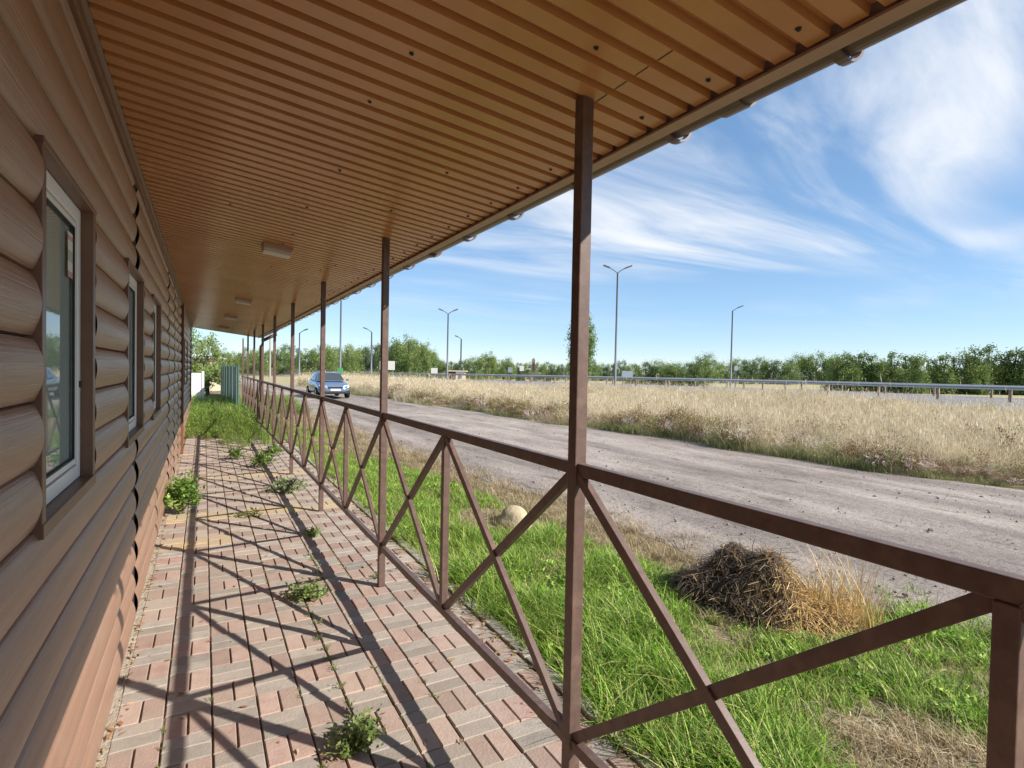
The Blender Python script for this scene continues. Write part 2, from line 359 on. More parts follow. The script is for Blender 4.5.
# ------------------------------------------------------------------ paving
PX0, CELL = -.356, .2
def yred(): return 3.143
def build_paving():
    root = link('paving', None); tag(root, kind='structure'); root.location = (0, 0, 0)
    MB().box(-.43, 1.75, -3, 24, -.2, -.012).build('joint_bed', MT['joint'], root)
    def brick(nm, m, lx, ly):
        h, c = .03, .0035; x, y = lx/2-.0043, ly/2-.0020; b = MB()
        vs = [(-x,-y,-h),(x,-y,-h),(x,y,-h),(-x,y,-h),(-x,-y,-c),(x,-y,-c),(x,y,-c),(-x,y,-c),(-x+c,-y+c,0),(x-c,-y+c,0),(x-c,y-c,0),(-x+c,y-c,0)]
        return b.add(vs, [(0,1,5,4),(1,2,6,5),(2,3,7,6),(3,0,4,7),(4,5,9,8),(5,6,10,9),(6,7,11,10),(7,4,8,11),(8,9,10,11)])
    data = {}
    for nm in ('red_paver', 'grey_paver', 'yellow_paver'):
        for d in (0, 1): data[nm, d] = brick(nm, MT[nm], *((.1, .2) if d == 0 else (.2, .1)))
    bricks = []
    for r in range(-14, 96):
        y = YR0+r*CELL
        if y > 19: break
        for c in range(10):
            x = PX0+c*CELL; red = (c+r) % 2 == 0; nm = 'red_paver' if red else 'grey_paver'
            if (r in (14, 15) and c < 3) or r in (19, 20) and random.random() < .8 or r in (31, 32, 45) and random.random() < .7: nm = 'yellow_paver'
            for k in range(2):
                if red: p = (x+.05+.1*k, y+.1)
                else: p = (x+.1, y+.05+.1*k)
                bricks.append((nm, 0 if red else 1, p[0], p[1]))
    def seen(b):
        q, d = column_of(b[2], b[3])
        return d if (d > 1.2 and 60 < q < 620 and 384+CF*(CH)/d-12 < 790) else 99+d
    bricks.sort(key=seen); meshes = {k: b.mesh(k[0], MT[k[0]]) for k, b in data.items()}
    rest = {}
    for i, (nm, d, x, y) in enumerate(bricks):
        z = random.gauss(0, .0018)-(.006 if random.random() < .04 else 0); tx, ty = random.gauss(0, .009), random.gauss(0, .009)
        if i < 300:
            o = link('paver', meshes[nm, d], root, (x, y, z)); o.rotation_euler = (tx, ty, random.gauss(0, .008))
        else:
            mb = rest.setdefault(nm, MB()); ca, sa = 1, random.gauss(0, .008)
            mb.add([(x+vx*ca-vy*sa, y+vy*ca+vx*sa, z+vz+tx*vy-ty*vx) for vx, vy, vz in data[nm, d].v], data[nm, d].f)
    for nm, mb in rest.items(): tag(mb.build('distant_pavers', MT[nm], root), kind='stuff')
    # kerb stones along the lawn, and the mortar strip along the wall
    for i in range(24):
        y = -2+i*.8; w = random.gauss(0, .003)
        MB().box(1.652+w, 1.735+w, y+.006, y+.794, -.15, .012+random.gauss(0, .004)).build('kerb_stone', MT['kerb'], root, bevel=.006)
YR0 = 3.103
build_paving()

# ------------------------------------------------------------------ house wall
WX = -.415                                   # plane of the valleys between the logs
WEND = 20.3
LOGH, LOG0 = .171, .032
WINS = [(1.90, 2.69), (3.80, 4.72), (5.60, 6.52), (13.4, 14.4), (15.8, 16.8)]
WZ0, WZ1 = 1.245, 2.25
SEGS = [(-1.6, 4.20), (4.35, 7.92), (8.08, 9.40), (9.56, 10.80), (10.96, 12.2), (12.4, WEND-.06)]
def soffit_z(x): return 2.87-.125*(x+.39)
def build_house():
    H = thing('house', 'single storey house clad in brown metal log siding with white windows', 'house', (WX, 0, 0))
    wall = MB().box(-6.5, -.435, -3, WEND, -.1, 2.9).build('wall', MT['backing'], H, world=True)
    n = 10; prof = [(0, .0), (.006, .002), (.016, .004)]
    for i in range(n+1):
        t = i/n; prof.append((.019+.027*math.sin(math.pi*(.04+.92*t))**.75, .005+(LOGH-.010)*t))
    prof += [(.014, LOGH-.004), (.004, LOGH-.002), (0, LOGH-.001)]
    cache = {}
    for k in range(17):
        z = LOG0+k*LOGH
        for (a, b) in SEGS:
            cuts = [(a, b)]
            if z+LOGH*.6 > WZ0 and z+LOGH*.4 < WZ1:
                for w0, w1 in WINS:
                    cuts = [c for (p, q) in cuts for c in ([(p, q)] if w1 < p or w0 > q else [(p, w0-.014), (w1+.022, q)]) if c[1]-c[0] > .03]
            for (p, q) in cuts:
                key = (round(p, 3), round(q, 3), k == 16)
                if key not in cache:
                    pr = prof if k < 16 else [(x, min(zz, .10)) for x, zz in prof]
                    cache[key] = MB().extrude(pr, p, q, 'xz', closed=False).mesh('log_plank', MT['siding'], smooth=True)
                o = link('log_plank', cache[key], wall, (0, 0, z))
                o.location.x = random.gauss(0, .0015)
    # joint strips, plinth, top moulding, corner
    for (a, b), (c, d) in zip(SEGS, SEGS[1:]):
        cut = any(w0 < c and w1 > b for w0, w1 in WINS)
        for z0, z1 in (((.03, WZ0-.04), (WZ1+.02, 2.80)) if cut else ((.03, 2.80),)):
            MB().box(WX-.015, WX+.026, b-.002, c+.002, z0, z1).build('joint_strip', MT['backing'], H, world=True)
    MB().box(-.43, -.388, -1.6, WEND, -.02, .03).build('plinth_flashing', MT['siding'], H, world=True)
    MB().extrude([(-.43, 2.80), (-.364, 2.80), (-.358, 2.815), (-.358, 2.845), (-.342, 2.85), (-.342, 2.885), (-.43, 2.885)], -1.6, WEND, 'xz').build('top_moulding', MT['trim'], H, world=True)
    MB().box(-.47, -.345, WEND-.05, WEND+.05, 0, 2.86).build('corner_trim', MT['pipe'], H, world=True, bevel=.004)
    pl = MB().box(-.43, -.335, 12.24, 12.36, 0, 2.84).build('pilaster', MT['pipe'], H, world=True, bevel=.004)
    MB().box(-.40, -.352, -1.6, 13, -.03, -.003).build('mortar_strip', MT['mortar'], H, world=True)
    # windows
    for i, (y0, y1) in enumerate(WINS):
        c = MB(); o_, w = -.372, .055
        c.box(-.44, o_, y0-.012, y0+.03, WZ0, WZ1).box(-.44, o_, y1-.03, y1+.02, WZ0, WZ1)
        c.box(-.44, o_+.003, y0-.012, y1+.02, WZ1-.001, WZ1+.018).box(-.44, o_+.003, y0-.012, y1+.02, WZ0-.038, WZ0+.001)
        win = c.build('window', MT['trim'], H, world=True, bevel=.002)
        a, b, z0, z1 = y0+.033, y1-.033, WZ0+.003, WZ1-.003; f = MB(); fx0, fx1, fw_ = -.434, -.411, .05
        f.box(fx0, fx1, a, a+fw_, z0, z1).box(fx0, fx1, b-fw_, b, z0, z1).box(fx0, fx1, a+fw_, b-fw_, z0, z0+fw_).box(fx0, fx1, a+fw_, b-fw_, z1-fw_, z1)
        f.build('frame', MT['white'], win, world=True, bevel=.003)
        s = MB(); sa, sb, s0, s1 = a+fw_+.004, b-fw_-.004, z0+fw_+.004, z1-fw_-.004; g = .022
        s.box(-.4325, -.417, sa, sa+g, s0, s1).box(-.4325, -.417, sb-g, sb, s0, s1).box(-.4325, -.417, sa+g, sb-g, s0, s0+g).box(-.4325, -.417, sa+g, sb-g, s1-g, s1)
        s.build('sash', MT['white'], win, world=True, bevel=.003)
        MB().add([(-.423, sa+g, s0+g), (-.423, sb-g, s0+g), (-.423, sb-g, s1-g), (-.423, sa+g, s1-g)], [(0,1,2,3)]).build('pane', MT['pane'], win, world=True)
        k_ = MB(); gx_ = .006
        k_.box(-.4228, -.4155, sa+g, sa+g+gx_, s0+g, s1-g).box(-.4228, -.4155, sb-g-gx_, sb-g, s0+g, s1-g).box(-.4228, -.4155, sa+g+gx_, sb-g-gx_, s0+g, s0+g+gx_).box(-.4228, -.4155, sa+g+gx_, sb-g-gx_, s1-g-gx_, s1-g)
        k_.build('gasket', MT['black'], win, world=True)
        MB().box(-.4348, -.4315, sa+g, sb-g, s0+g, s1-g).build('blind', MT['curtain'], win, world=True)
        if i == 0:
            MB().box(-.4225, -.4215, sb-g-.085, sb-g-.006, s1-g-.19, s1-g-.03).build('paper_notice', MT['notice'], win, world=True)
            MB().box(-.412, -.404, b-.03, b-.016, 1.585, 1.61).build('latch', MT['black'], win, world=True, bevel=.002)
    return H
def notice_material():
    m = mat('notice', (.72, .68, .62), .7, .2); t = m.node_tree; L = t.links.new; b = t.nodes['Principled BSDF']; tc = N(t, 'ShaderNodeTexCoord')
    s = N(t, 'ShaderNodeSeparateXYZ'); L(tc.outputs['Generated'], s.inputs[0])
    r = N(t, 'ShaderNodeValToRGB'); r.color_ramp.interpolation = 'CONSTANT'; L(s.outputs['Z'], r.inputs[0])
    e = r.color_ramp.elements; e[0].color = (.5, .32, .27, 1); e[0].position = 0; e[1].position = .14; e[1].color = (.7, .66, .6, 1)
    for p, c in ((.35, (.42, .46, .38)), (.6, (.7, .66, .6)), (.82, (.55, .36, .31)), (.93, (.72, .68, .62))):
        q = e.new(p); q.color = (*c, 1)
    L(r.outputs[0], b.inputs['Base Color']); return m
MT['notice'] = notice_material()
HOUSE = build_house()

# ------------------------------------------------------------------ canopy roof with soffit, fascia, gutter
SX0, SX1, SY0, SY1 = -.345, 1.527, -2.2, 21.0
def build_canopy():
    T = thing('canopy_roof', 'brown ribbed metal canopy roof with gutter running over the walkway', 'roof', (0, 0, 2.6))
    P = .106; prof = []
    for i in range(10):
        y = i*P; prof += [(y, 0), (y+.067, 0), (y+.071, .026), (y+.102, .026)]
    prof.append((10*P, 0))
    v = []; f = []; nx = 6
    for j in range(nx+1):
        x = SX0+(SX1-SX0)*j/nx
        for (y, h) in prof: v.append((x, y, soffit_z(x)+h-2.6))
    k = len(prof)
    for j in range(nx):
        for i in range(k-1): f.append((j*k+i, (j+1)*k+i, (j+1)*k+i+1, j*k+i+1))
    me = MB().add(v, f).mesh('soffit_panel', MT['soffit'])
    n = int((SY1-SY0)/(10*P))
    for i in range(n):
        link('soffit_panel', me, T, (0, SY0+i*10*P, random.gauss(0, .0006)))
    yend = SY0+n*10*P
    # closing strips, roof deck above
    MB().extrude([(SX1-.002, 2.612), (SX1+.036, 2.600), (SX1+.040, 2.604), (SX1+.040, 2.72), (SX1+.02, 2.72), (SX1+.02, 2.618), (SX1, 2.622)], SY0, yend, 'xz').build('fascia', MT['fascia'], T, world=True)
    MB().extrude([(1.68, 2.735), (1.68, 2.745), (-2.6, 3.62), (-6.9, 2.75), (-6.9, 2.74), (-2.6, 3.60)], SY0-.05, yend+.05, 'xz').build('roof_deck', MT['trim'], T, world=True)
    MB().extrude([(SX0-.02, 2.86), (SX1, 2.622), (SX1, 2.745), (SX0-.02, 3.12)], yend, yend+.02, 'xz').build('end_board', MT['trim'], T, world=True)
    # half-round gutter
    gx, gz, gr = 1.630, 2.668, .056; pr = [(gx+gr*math.cos(a), gz+gr*math.sin(a)) for a in [math.pi+math.pi*i/12 for i in range(13)]]
    pr2 = pr+[(gx+(gr-.004)*math.cos(a), gz+(gr-.004)*math.sin(a)) for a in [2*math.pi-math.pi*i/12 for i in range(13)]]
    g = MB().extrude(pr2, SY0, yend, 'xz').build('gutter', MT['gutter'], T, world=True, smooth=False)
    br = MB()
    prb = [(gx+(gr+.009)*math.cos(a), gz+(gr+.009)*math.sin(a)) for a in [math.pi*.98+math.pi*1.04*i/12 for i in range(13)]]
    prb += [(gx+(gr+.0005)*math.cos(a), gz+(gr+.0005)*math.sin(a)) for a in [math.pi*2.02-math.pi*1.04*i/12 for i in range(13)]]
    bm = MB().extrude([(gx+(a-gx)*1.13, b-2.6-.010) for a, b in prb], -.016, .016, 'xz').mesh('gutter_bracket', MT['gutter'])
    cm = MB().extrude([(a, b-2.6) for a, b in prb], -.05, .05, 'xz').mesh('gutter_joint', MT['gutter'])
    y = GUT0
    while y < yend: link('gutter_bracket', bm, g, (0, y, 0)); y += GUTD
    link('gutter_joint', cm, g, (0, GUT0+GUTD*.58, 0))
    link('gutter_joint', cm, g, (0, GUT0+GUTD*.58+3.0, 0))
    MB().tube([(1.63, 15.7, 2.62), (1.63, 15.7, 2.52), (1.30, 15.7, 2.34), (1.28, 15.7, 2.2), (1.28, 15.7, .12), (1.36, 15.7, .04)], .045, 10).build('downpipe', MT['gutter'], T, world=True, smooth=True)
    # screws through the pans
    sm = MB().lathe([(.0, -.006), (.006, -.006), (.007, -.001), (.011, 0)], 8).mesh('screw', MT['black'], True)
    for k_ in range(60):
        yy = SY0+P*(3*k_+6)+.035; link('screw', sm, T, (1.44, yy, soffit_z(1.44)-2.6))
    for i_ in range(4):
        y0_ = SY0+P*round((1.33-SY0)/P)+i_*P; MB().box(1.246, 1.250, y0_+.002, y0_+.065, soffit_z(1.248)-.0015, soffit_z(1.248)+.0005).build('sheet_seam', MT['black'], T, world=True)
    for k_ in range(26):
        x = random.choice([.15, .62, 1.05]) + random.gauss(0, .02); yy = SY0+P*(10+4*k_)+.035
        link('screw', sm, T, (x, yy, soffit_z(x)-2.6))
GUT0, GUTD = 1.0, .67
build_canopy()

# ceiling lamps
def build_lamps():
    spots = [(.57, 5.45, 'nearest'), (.55, 10.0, 'second'), (.5, 13.6, 'third'), (.48, 17.6, 'farthest')]
    for x, y, w in spots:
        z = soffit_z(x); t = thing('ceiling_lamp', f'white rectangular ceiling lamp under the ribbed soffit, {w} from the viewer', 'ceiling lamp', (x, y, z), group='ceiling lamps')
        t.rotation_euler.y = math.atan(.125)
        MB().box(-.125, .125, -.09, .09, -.036, .001).build('housing', MT['fascia'], t, bevel=.006)
        MB().box(-.115, .115, -.08, .08, -.075, -.035).build('diffuser', MT['lampglass'], t, bevel=.008)
build_lamps()

# ------------------------------------------------------------------ railing with posts
FX, POST0, BAY = 1.21, 1.70, 2.555
RT0, RT1, RB0, RB1 = 1.300, 1.346, .285, .327
def build_railing():
    T = thing('railing', 'long brown steel railing with crossed bars between square canopy posts', 'railing', (FX, 0, 0))
    post = {}
    for k in range(-1, 9):
        y = POST0+k*BAY
        MB().box(FX-.025, FX+.025, y-.025, y+.025, 0, soffit_z(FX)+.004).build('post', MT['fence'], T, world=True, bevel=.004)
    for k in range(-1, 8):
        ya, ym, yb = POST0+k*BAY+.025, POST0+(k+.5)*BAY, POST0+(k+1)*BAY-.025
        MB().box(FX-.015, FX+.015, ya, yb, RT0, RT1).build('top_rail', MT['fence'], T, world=True, bevel=.003)
        MB().box(FX-.018, FX+.018, ya, yb, RB0, RB1).build('bottom_rail', MT['fence'], T, world=True, bevel=.003)
        MB().box(FX-.0195, FX+.0195, ym-.02, ym+.02, RB1, RT0).build('baluster', MT['fence'], T, world=True, bevel=.003)
        for a, b in ((ya, ym-.02), (ym+.02, yb)):
            for s, (z0, z1) in enumerate(((RB1-.004, RT0+.004), (RT0+.004, RB1-.004))):
                ox = .004*(1 if s else -1)
                MB().bar((FX+ox, a-.004, z0), (FX+ox, b+.004, z1), .038, .026).build('cross_bar', MT['fence'], T, world=True, bevel=.002)
build_railing()

# ------------------------------------------------------------------ plants: generators
def blades(n, h, spread, w, lean, pal, seg=3, head=0, hj=.35):
    v = []; f = []; c = []
    for i in range(n):
        r = spread*math.sqrt(random.random()); a = random.random()*6.283; bx, by = r*math.cos(a), r*math.sin(a)
        d = random.random()*6.283; hh = h*(1+random.uniform(-hj, hj)); ln = lean*hh*random.uniform(.2, 1.2)
        col = np.array(random.choice(pal))*random.uniform(.75, 1.25); ww = w*random.uniform(.7, 1.3); px_, py_ = -math.sin(d), math.cos(d)
        k = len(v)
        for s in range(seg+1):
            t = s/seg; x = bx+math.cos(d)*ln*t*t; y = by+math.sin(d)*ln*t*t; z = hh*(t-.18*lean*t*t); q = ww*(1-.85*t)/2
            v += [(x-px_*q, y-py_*q, z), (x+px_*q, y+py_*q, z)]; sh = .8+.3*t; c += [col*sh]*2  # shading painted into the blade colour: darker root, lighter tip
        for s in range(seg): b = k+2*s; f.append((b, b+1, b+3, b+2))
        if head and random.random() < head:
            x, y, z = v[-1]; hw, hl = ww*random.uniform(.55, 1.0), hh*random.uniform(.08, .16); hc = np.array(random.choice(pal))*random.uniform(.8, 1.2)
            for e in (0, 1.57):
                k = len(v); ex, ey = math.cos(d+e), math.sin(d+e)
                v += [(x, y, z-hl*.3), (x+ex*hw, y+ey*hw, z+hl*.2), (x+math.cos(d)*hw*.4, y+math.sin(d)*hw*.4, z+hl), (x-ex*hw, y-ey*hw, z+hl*.2)]; c += [hc]*4; f.append((k, k+1, k+2, k+3))
    return v, f, c
def leafy(n, rad, h, size, pal, stems=0, flat=.5, seed_up=.3, hang=False):
    """bushy herb: stems from the root fanning out, leaves in tufts along them"""
    v = []; f = []; c = []; sv = MB()
    ns = stems or 12
    for i in range(ns):
        a = random.random()*6.283; rr = rad*math.sqrt(random.random()); tip = Vector((rr*math.cos(a), rr*math.sin(a), h*random.uniform(.55, 1)*(1-.5*(rr/rad)**2)))
        mid = tip*.5+Vector((0, 0, h*.12)); sv.tube([(0, 0, 0), mid, tip], [size*.09, size*.07, size*.03], 4, False)
        base = np.array(random.choice(pal))*random.uniform(.75, 1.2)
        for j in range(max(3, n//ns)):
            t = random.uniform(.2, 1)**.7; p = (mid*(2*t) if t < .5 else mid.lerp(tip, 2*t-1)); p = Vector(p)+Vector((random.gauss(0, 1), random.gauss(0, 1), random.gauss(0, .7)))*size*.7
            p.z = max(p.z, size*.1)
            d = Vector((random.gauss(0, 1), random.gauss(0, 1), random.gauss(seed_up, .6))).normalized(); sd_ = d.cross(Vector((random.gauss(0, .4), random.gauss(0, .4), 1))).normalized()
            L_ = size*random.uniform(.6, 1.3); w = L_*flat*.5; nn = d.cross(sd_)*L_*.12; k = len(v)
            v += [p, p+d*L_*.45+sd_*w+nn, p+d*L_, p+d*L_*.45-sd_*w+nn]; c += [base*random.uniform(.8, 1.25)]*4; f.append((k, k+1, k+2, k+3))
    return v, f, c, sv
GREENS = [(.15, .26, .05), (.19, .31, .06), (.25, .36, .085), (.11, .21, .035)]
LAWN = [(.18, .33, .035), (.27, .45, .05), (.40, .55, .11), (.11, .23, .03), (.52, .53, .18)]
DRY = [(.62, .52, .35), (.54, .44, .27), (.70, .61, .44), (.50, .40, .25), (.56, .50, .30)]
DRYBROWN = [(.26, .16, .09), (.36, .23, .12), (.16, .105, .06), (.44, .32, .18), (.22, .20, .08)]
OLIVE = [(.27, .30, .09), (.34, .34, .12), (.21, .27, .07), (.40, .37, .17)]

def instancer(name, tufts, pts, idx, rot, scl, label, cat):
    """one uncountable mass: tuft meshes set out on points with geometry nodes"""
    c = bpy.data.collections.new(name+'_tufts')
    for i, me in enumerate(tufts):
        o = bpy.data.objects.new(f'{name}_tuft_{i:02d}', me); c.objects.link(o)
    me = bpy.data.meshes.new(name); me.vertices.add(len(pts)); me.vertices.foreach_set('co', np.asarray(pts, np.float32).ravel())
    a = me.attributes.new('idx', 'INT', 'POINT'); a.data.foreach_set('value', np.asarray(idx, np.int32))
    a = me.attributes.new('rot', 'FLOAT_VECTOR', 'POINT'); a.data.foreach_set('vector', np.asarray(rot, np.float32).ravel())
    a = me.attributes.new('scl', 'FLOAT_VECTOR', 'POINT'); a.data.foreach_set('vector', np.asarray(scl, np.float32).ravel())
    o = link(name, me); g = bpy.data.node_groups.new(name, 'GeometryNodeTree')
    g.interface.new_socket('Geometry', in_out='INPUT', socket_type='NodeSocketGeometry'); g.interface.new_socket('Geometry', in_out='OUTPUT', socket_type='NodeSocketGeometry')
    gi, go = N(g, 'NodeGroupInput'), N(g, 'NodeGroupOutput'); ip = N(g, 'GeometryNodeInstanceOnPoints'); ci = N(g, 'GeometryNodeCollectionInfo')
    ci.inputs['Collection'].default_value = c; ci.inputs['Separate Children'].default_value = True; ci.inputs['Reset Children'].default_value = True
    L = g.links.new; L(gi.outputs[0], ip.inputs['Points']); L(ci.outputs[0], ip.inputs['Instance']); ip.inputs['Pick Instance'].default_value = True
    def na(n_, dt): x = N(g, 'GeometryNodeInputNamedAttribute', data_type=dt); x.inputs['Name'].default_value = n_; return x.outputs[0]
    L(na('idx', 'INT'), ip.inputs['Instance Index']); er = N(g, 'FunctionNodeEulerToRotation'); L(na('rot', 'FLOAT_VECTOR'), er.inputs[0]); L(er.outputs[0], ip.inputs['Rotation'])
    L(na('scl', 'FLOAT_VECTOR'), ip.inputs['Scale']); L(ip.outputs[0], go.inputs[0])
    m = o.modifiers.new('scatter', 'NODES'); m.node_group = g
    return tag(o, label, cat, kind='stuff')
def noise2(x, y, s, seed=0):
    """cheap smooth noise from summed sines, -1..1"""
    r = np.random.default_rng(seed); o = 0
    for k in range(6):
        a, b, p = r.normal(0, 1, 2).tolist()+[r.uniform(0, 6.28)]; o = o+np.sin((a*x+b*y)*s+p)
    return o/2.6
def spread(n, sampler):
    p = sampler(n); return p

# ------------------------------------------------------------------ lawn strip between paving and road
def build_lawn():
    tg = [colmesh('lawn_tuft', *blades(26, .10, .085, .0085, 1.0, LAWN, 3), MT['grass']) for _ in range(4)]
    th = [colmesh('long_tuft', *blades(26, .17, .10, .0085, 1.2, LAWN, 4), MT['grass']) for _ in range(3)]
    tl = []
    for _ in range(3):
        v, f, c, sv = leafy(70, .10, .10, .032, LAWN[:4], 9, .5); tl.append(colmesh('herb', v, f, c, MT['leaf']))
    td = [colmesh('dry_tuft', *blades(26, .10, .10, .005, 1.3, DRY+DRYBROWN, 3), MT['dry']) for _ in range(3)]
    n = 26000; y = .2+RNG.random(n)**1.35*27; x = 1.72+RNG.random(n)**.95*(road_near(y)+.6-1.72)
    t = (x-1.72)/(road_near(y)-1.72); g = noise2(x, y, 1.5, 3)*.5+noise2(x, y, 4.5, 5)*.35
    # bare, straw-strewn places: beside the road, and right of the heap; farther along the verge dries out
    green = 1.0-1.5*np.clip((t-.62)/.38, 0, 1)*np.clip((y-1.9)/2.5, .2, 1)-.07*np.maximum(y-3.2, 0)*(.55+t) + .55*g
    bare = np.exp(-(((x-2.85)/.52)**2+((y-1.25)/.45)**2)); green -= 1.7*bare
    bare2 = np.exp(-(((x-3.55)/.75)**2+((y-2.6)/.55)**2)); green -= 1.2*bare2
    bare3 = np.exp(-(((x-2.9)/.45)**2+((y-5.9)/1.1)**2)); green -= .9*bare3
    u = RNG.random(n); isg = green > u*.9; keep = (isg | (u < .30)) & (RNG.random(n) > np.clip((x-road_near(y)+.1)/.55, 0, .97))
    lng = isg & (green > .75) & (RNG.random(n) < .5) & (x < 3.3) & (y < 6)
    idx = np.where(isg, RNG.integers(0, 4, n), 7+RNG.integers(0, 3, n)); idx = np.where(lng, 4+RNG.integers(0, 3, n), idx)
    idx = np.where(isg & (RNG.random(n) < .10+.12*noise2(x, y, 2.0, 8)), 10+RNG.integers(0, 3, n), idx); idx = np.where(isg & (RNG.random(n) < .07), 7+RNG.integers(0, 3, n), idx)
    s = RNG.uniform(.55, 1.25, n)*np.where(isg, np.clip(.55+.5*green, .5, 1.1), .9)
    q, d = column_of(x, y); keep &= (q > 200) & (q < 1300) & (d > .3)
    rot = np.stack([RNG.normal(0, .12, n), RNG.normal(0, .12, n), RNG.random(n)*6.28], 1)
    P = np.stack([x, y, np.full(n, -.03)], 1)[keep]
    instancer('lawn_grass', tg+th+td+tl, P, idx[keep], rot[keep], np.stack([s, s, s], 1)[keep], 'green and drying grass on the verge between railing and dirt road', 'grass')
build_lawn()

# ------------------------------------------------------------------ tall dry meadow
def build_meadow():
    PALE = [(.82, .71, .55), (.75, .63, .46), (.87, .78, .64), (.64, .53, .37), (.72, .63, .45), (.60, .53, .32)]
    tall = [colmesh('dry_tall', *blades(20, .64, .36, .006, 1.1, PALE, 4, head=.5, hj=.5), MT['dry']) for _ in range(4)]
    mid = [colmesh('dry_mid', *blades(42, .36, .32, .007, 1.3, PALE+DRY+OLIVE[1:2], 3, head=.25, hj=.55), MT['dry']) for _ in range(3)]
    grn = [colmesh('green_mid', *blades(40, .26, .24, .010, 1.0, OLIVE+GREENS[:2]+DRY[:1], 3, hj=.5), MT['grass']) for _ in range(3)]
    brn = []
    for p_ in (DRYBROWN+OLIVE[2:3], DRYBROWN, DRYBROWN+DRY[:2], OLIVE, [(.62, .55, .48), (.55, .46, .38), (.34, .30, .16), (.66, .56, .52)]):
        v, f, c, sv = leafy(300, .28, .62, .034, p_, 20, .5, seed_up=.8); brn.append(colmesh('brown_weed', v, f, c, MT['dry']))
    n = 64000; ang = R(8)+RNG.random(n)*R(74); rmax = 92; r = 9+(rmax-9)*RNG.random(n)**1.55
    x, y = r*np.sin(ang), r*np.cos(ang); q, d = column_of(x, y)
    ee = x-np.maximum(road_far(y), road_near(y)+3.2)
    keep = (ee > -.05) & (q > 200) & (q < 1200) & (d > 2)
    path = hwy_path(-6.2); hx = np.array([p.x for p in path]); hy = np.array([p.y for p in path]); ha = np.arctan2(hx, hy); hr = np.hypot(hx, hy); o = np.argsort(ha)
    lim = np.interp(ang, ha[o], hr[o]); keep &= r < lim-np.clip((q-800)/200, 0, 1)*5
    g = noise2(x, y, .35, 11)*.6+noise2(x, y, 1.1, 12)*.4; u = RNG.random(n)
    edge = np.clip(ee/1.6, 0, 1)
    big = noise2(x, y, .16, 31); w9 = noise2(x, y, .8, 15); foot = noise2(x*.6, y, .9, 33)
    kind = np.where(u < .42+.3*g, 0, 1)                               # tall / mid
    kind = np.where((edge < .16+.22*foot) & (u < .9), 2, kind)        # uneven green foot along the road
    kind = np.where((edge > .06) & (edge < .85) & (RNG.random(n) < .62+.6*w9), 3, kind)
    kind = np.where((noise2(x, y, .22, 21) > .25) & (RNG.random(n) < .45), 2, kind)
    kind = np.where(RNG.random(n) < .03+.10*(big > .4), 3, kind)
    keep &= ~((noise2(x, y, 1.3, 61) > .85) & (RNG.random(n) < .7) & (ee > 1))
    idx = np.select([kind == 0, kind == 1, kind == 2], [RNG.integers(0, 4, n), 4+RNG.integers(0, 3, n), 7+RNG.integers(0, 3, n)], 10+RNG.integers(0, 5, n))
    s = RNG.uniform(.65, 1.15, n)*(.70+.30*np.clip(ee/2.0, 0, 1))*np.where(kind == 3, 1.1, 1); s *= np.clip(.95+.38*g+.25*big+.2*noise2(x, y, 2.2, 51), .35, 1.6); s = np.where((kind == 0) & (RNG.random(n) < .06), s*1.35, s)
    sw = s*np.clip(r/24, 1, 1.8)
    rot = np.stack([RNG.normal(0, .1, n), RNG.normal(0, .1, n), RNG.random(n)*6.28], 1)
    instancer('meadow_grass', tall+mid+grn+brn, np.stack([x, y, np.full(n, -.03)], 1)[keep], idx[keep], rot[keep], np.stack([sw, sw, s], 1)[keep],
              'tall straw coloured dry grass filling the meadow beyond the dirt road', 'dry grass')
build_meadow()

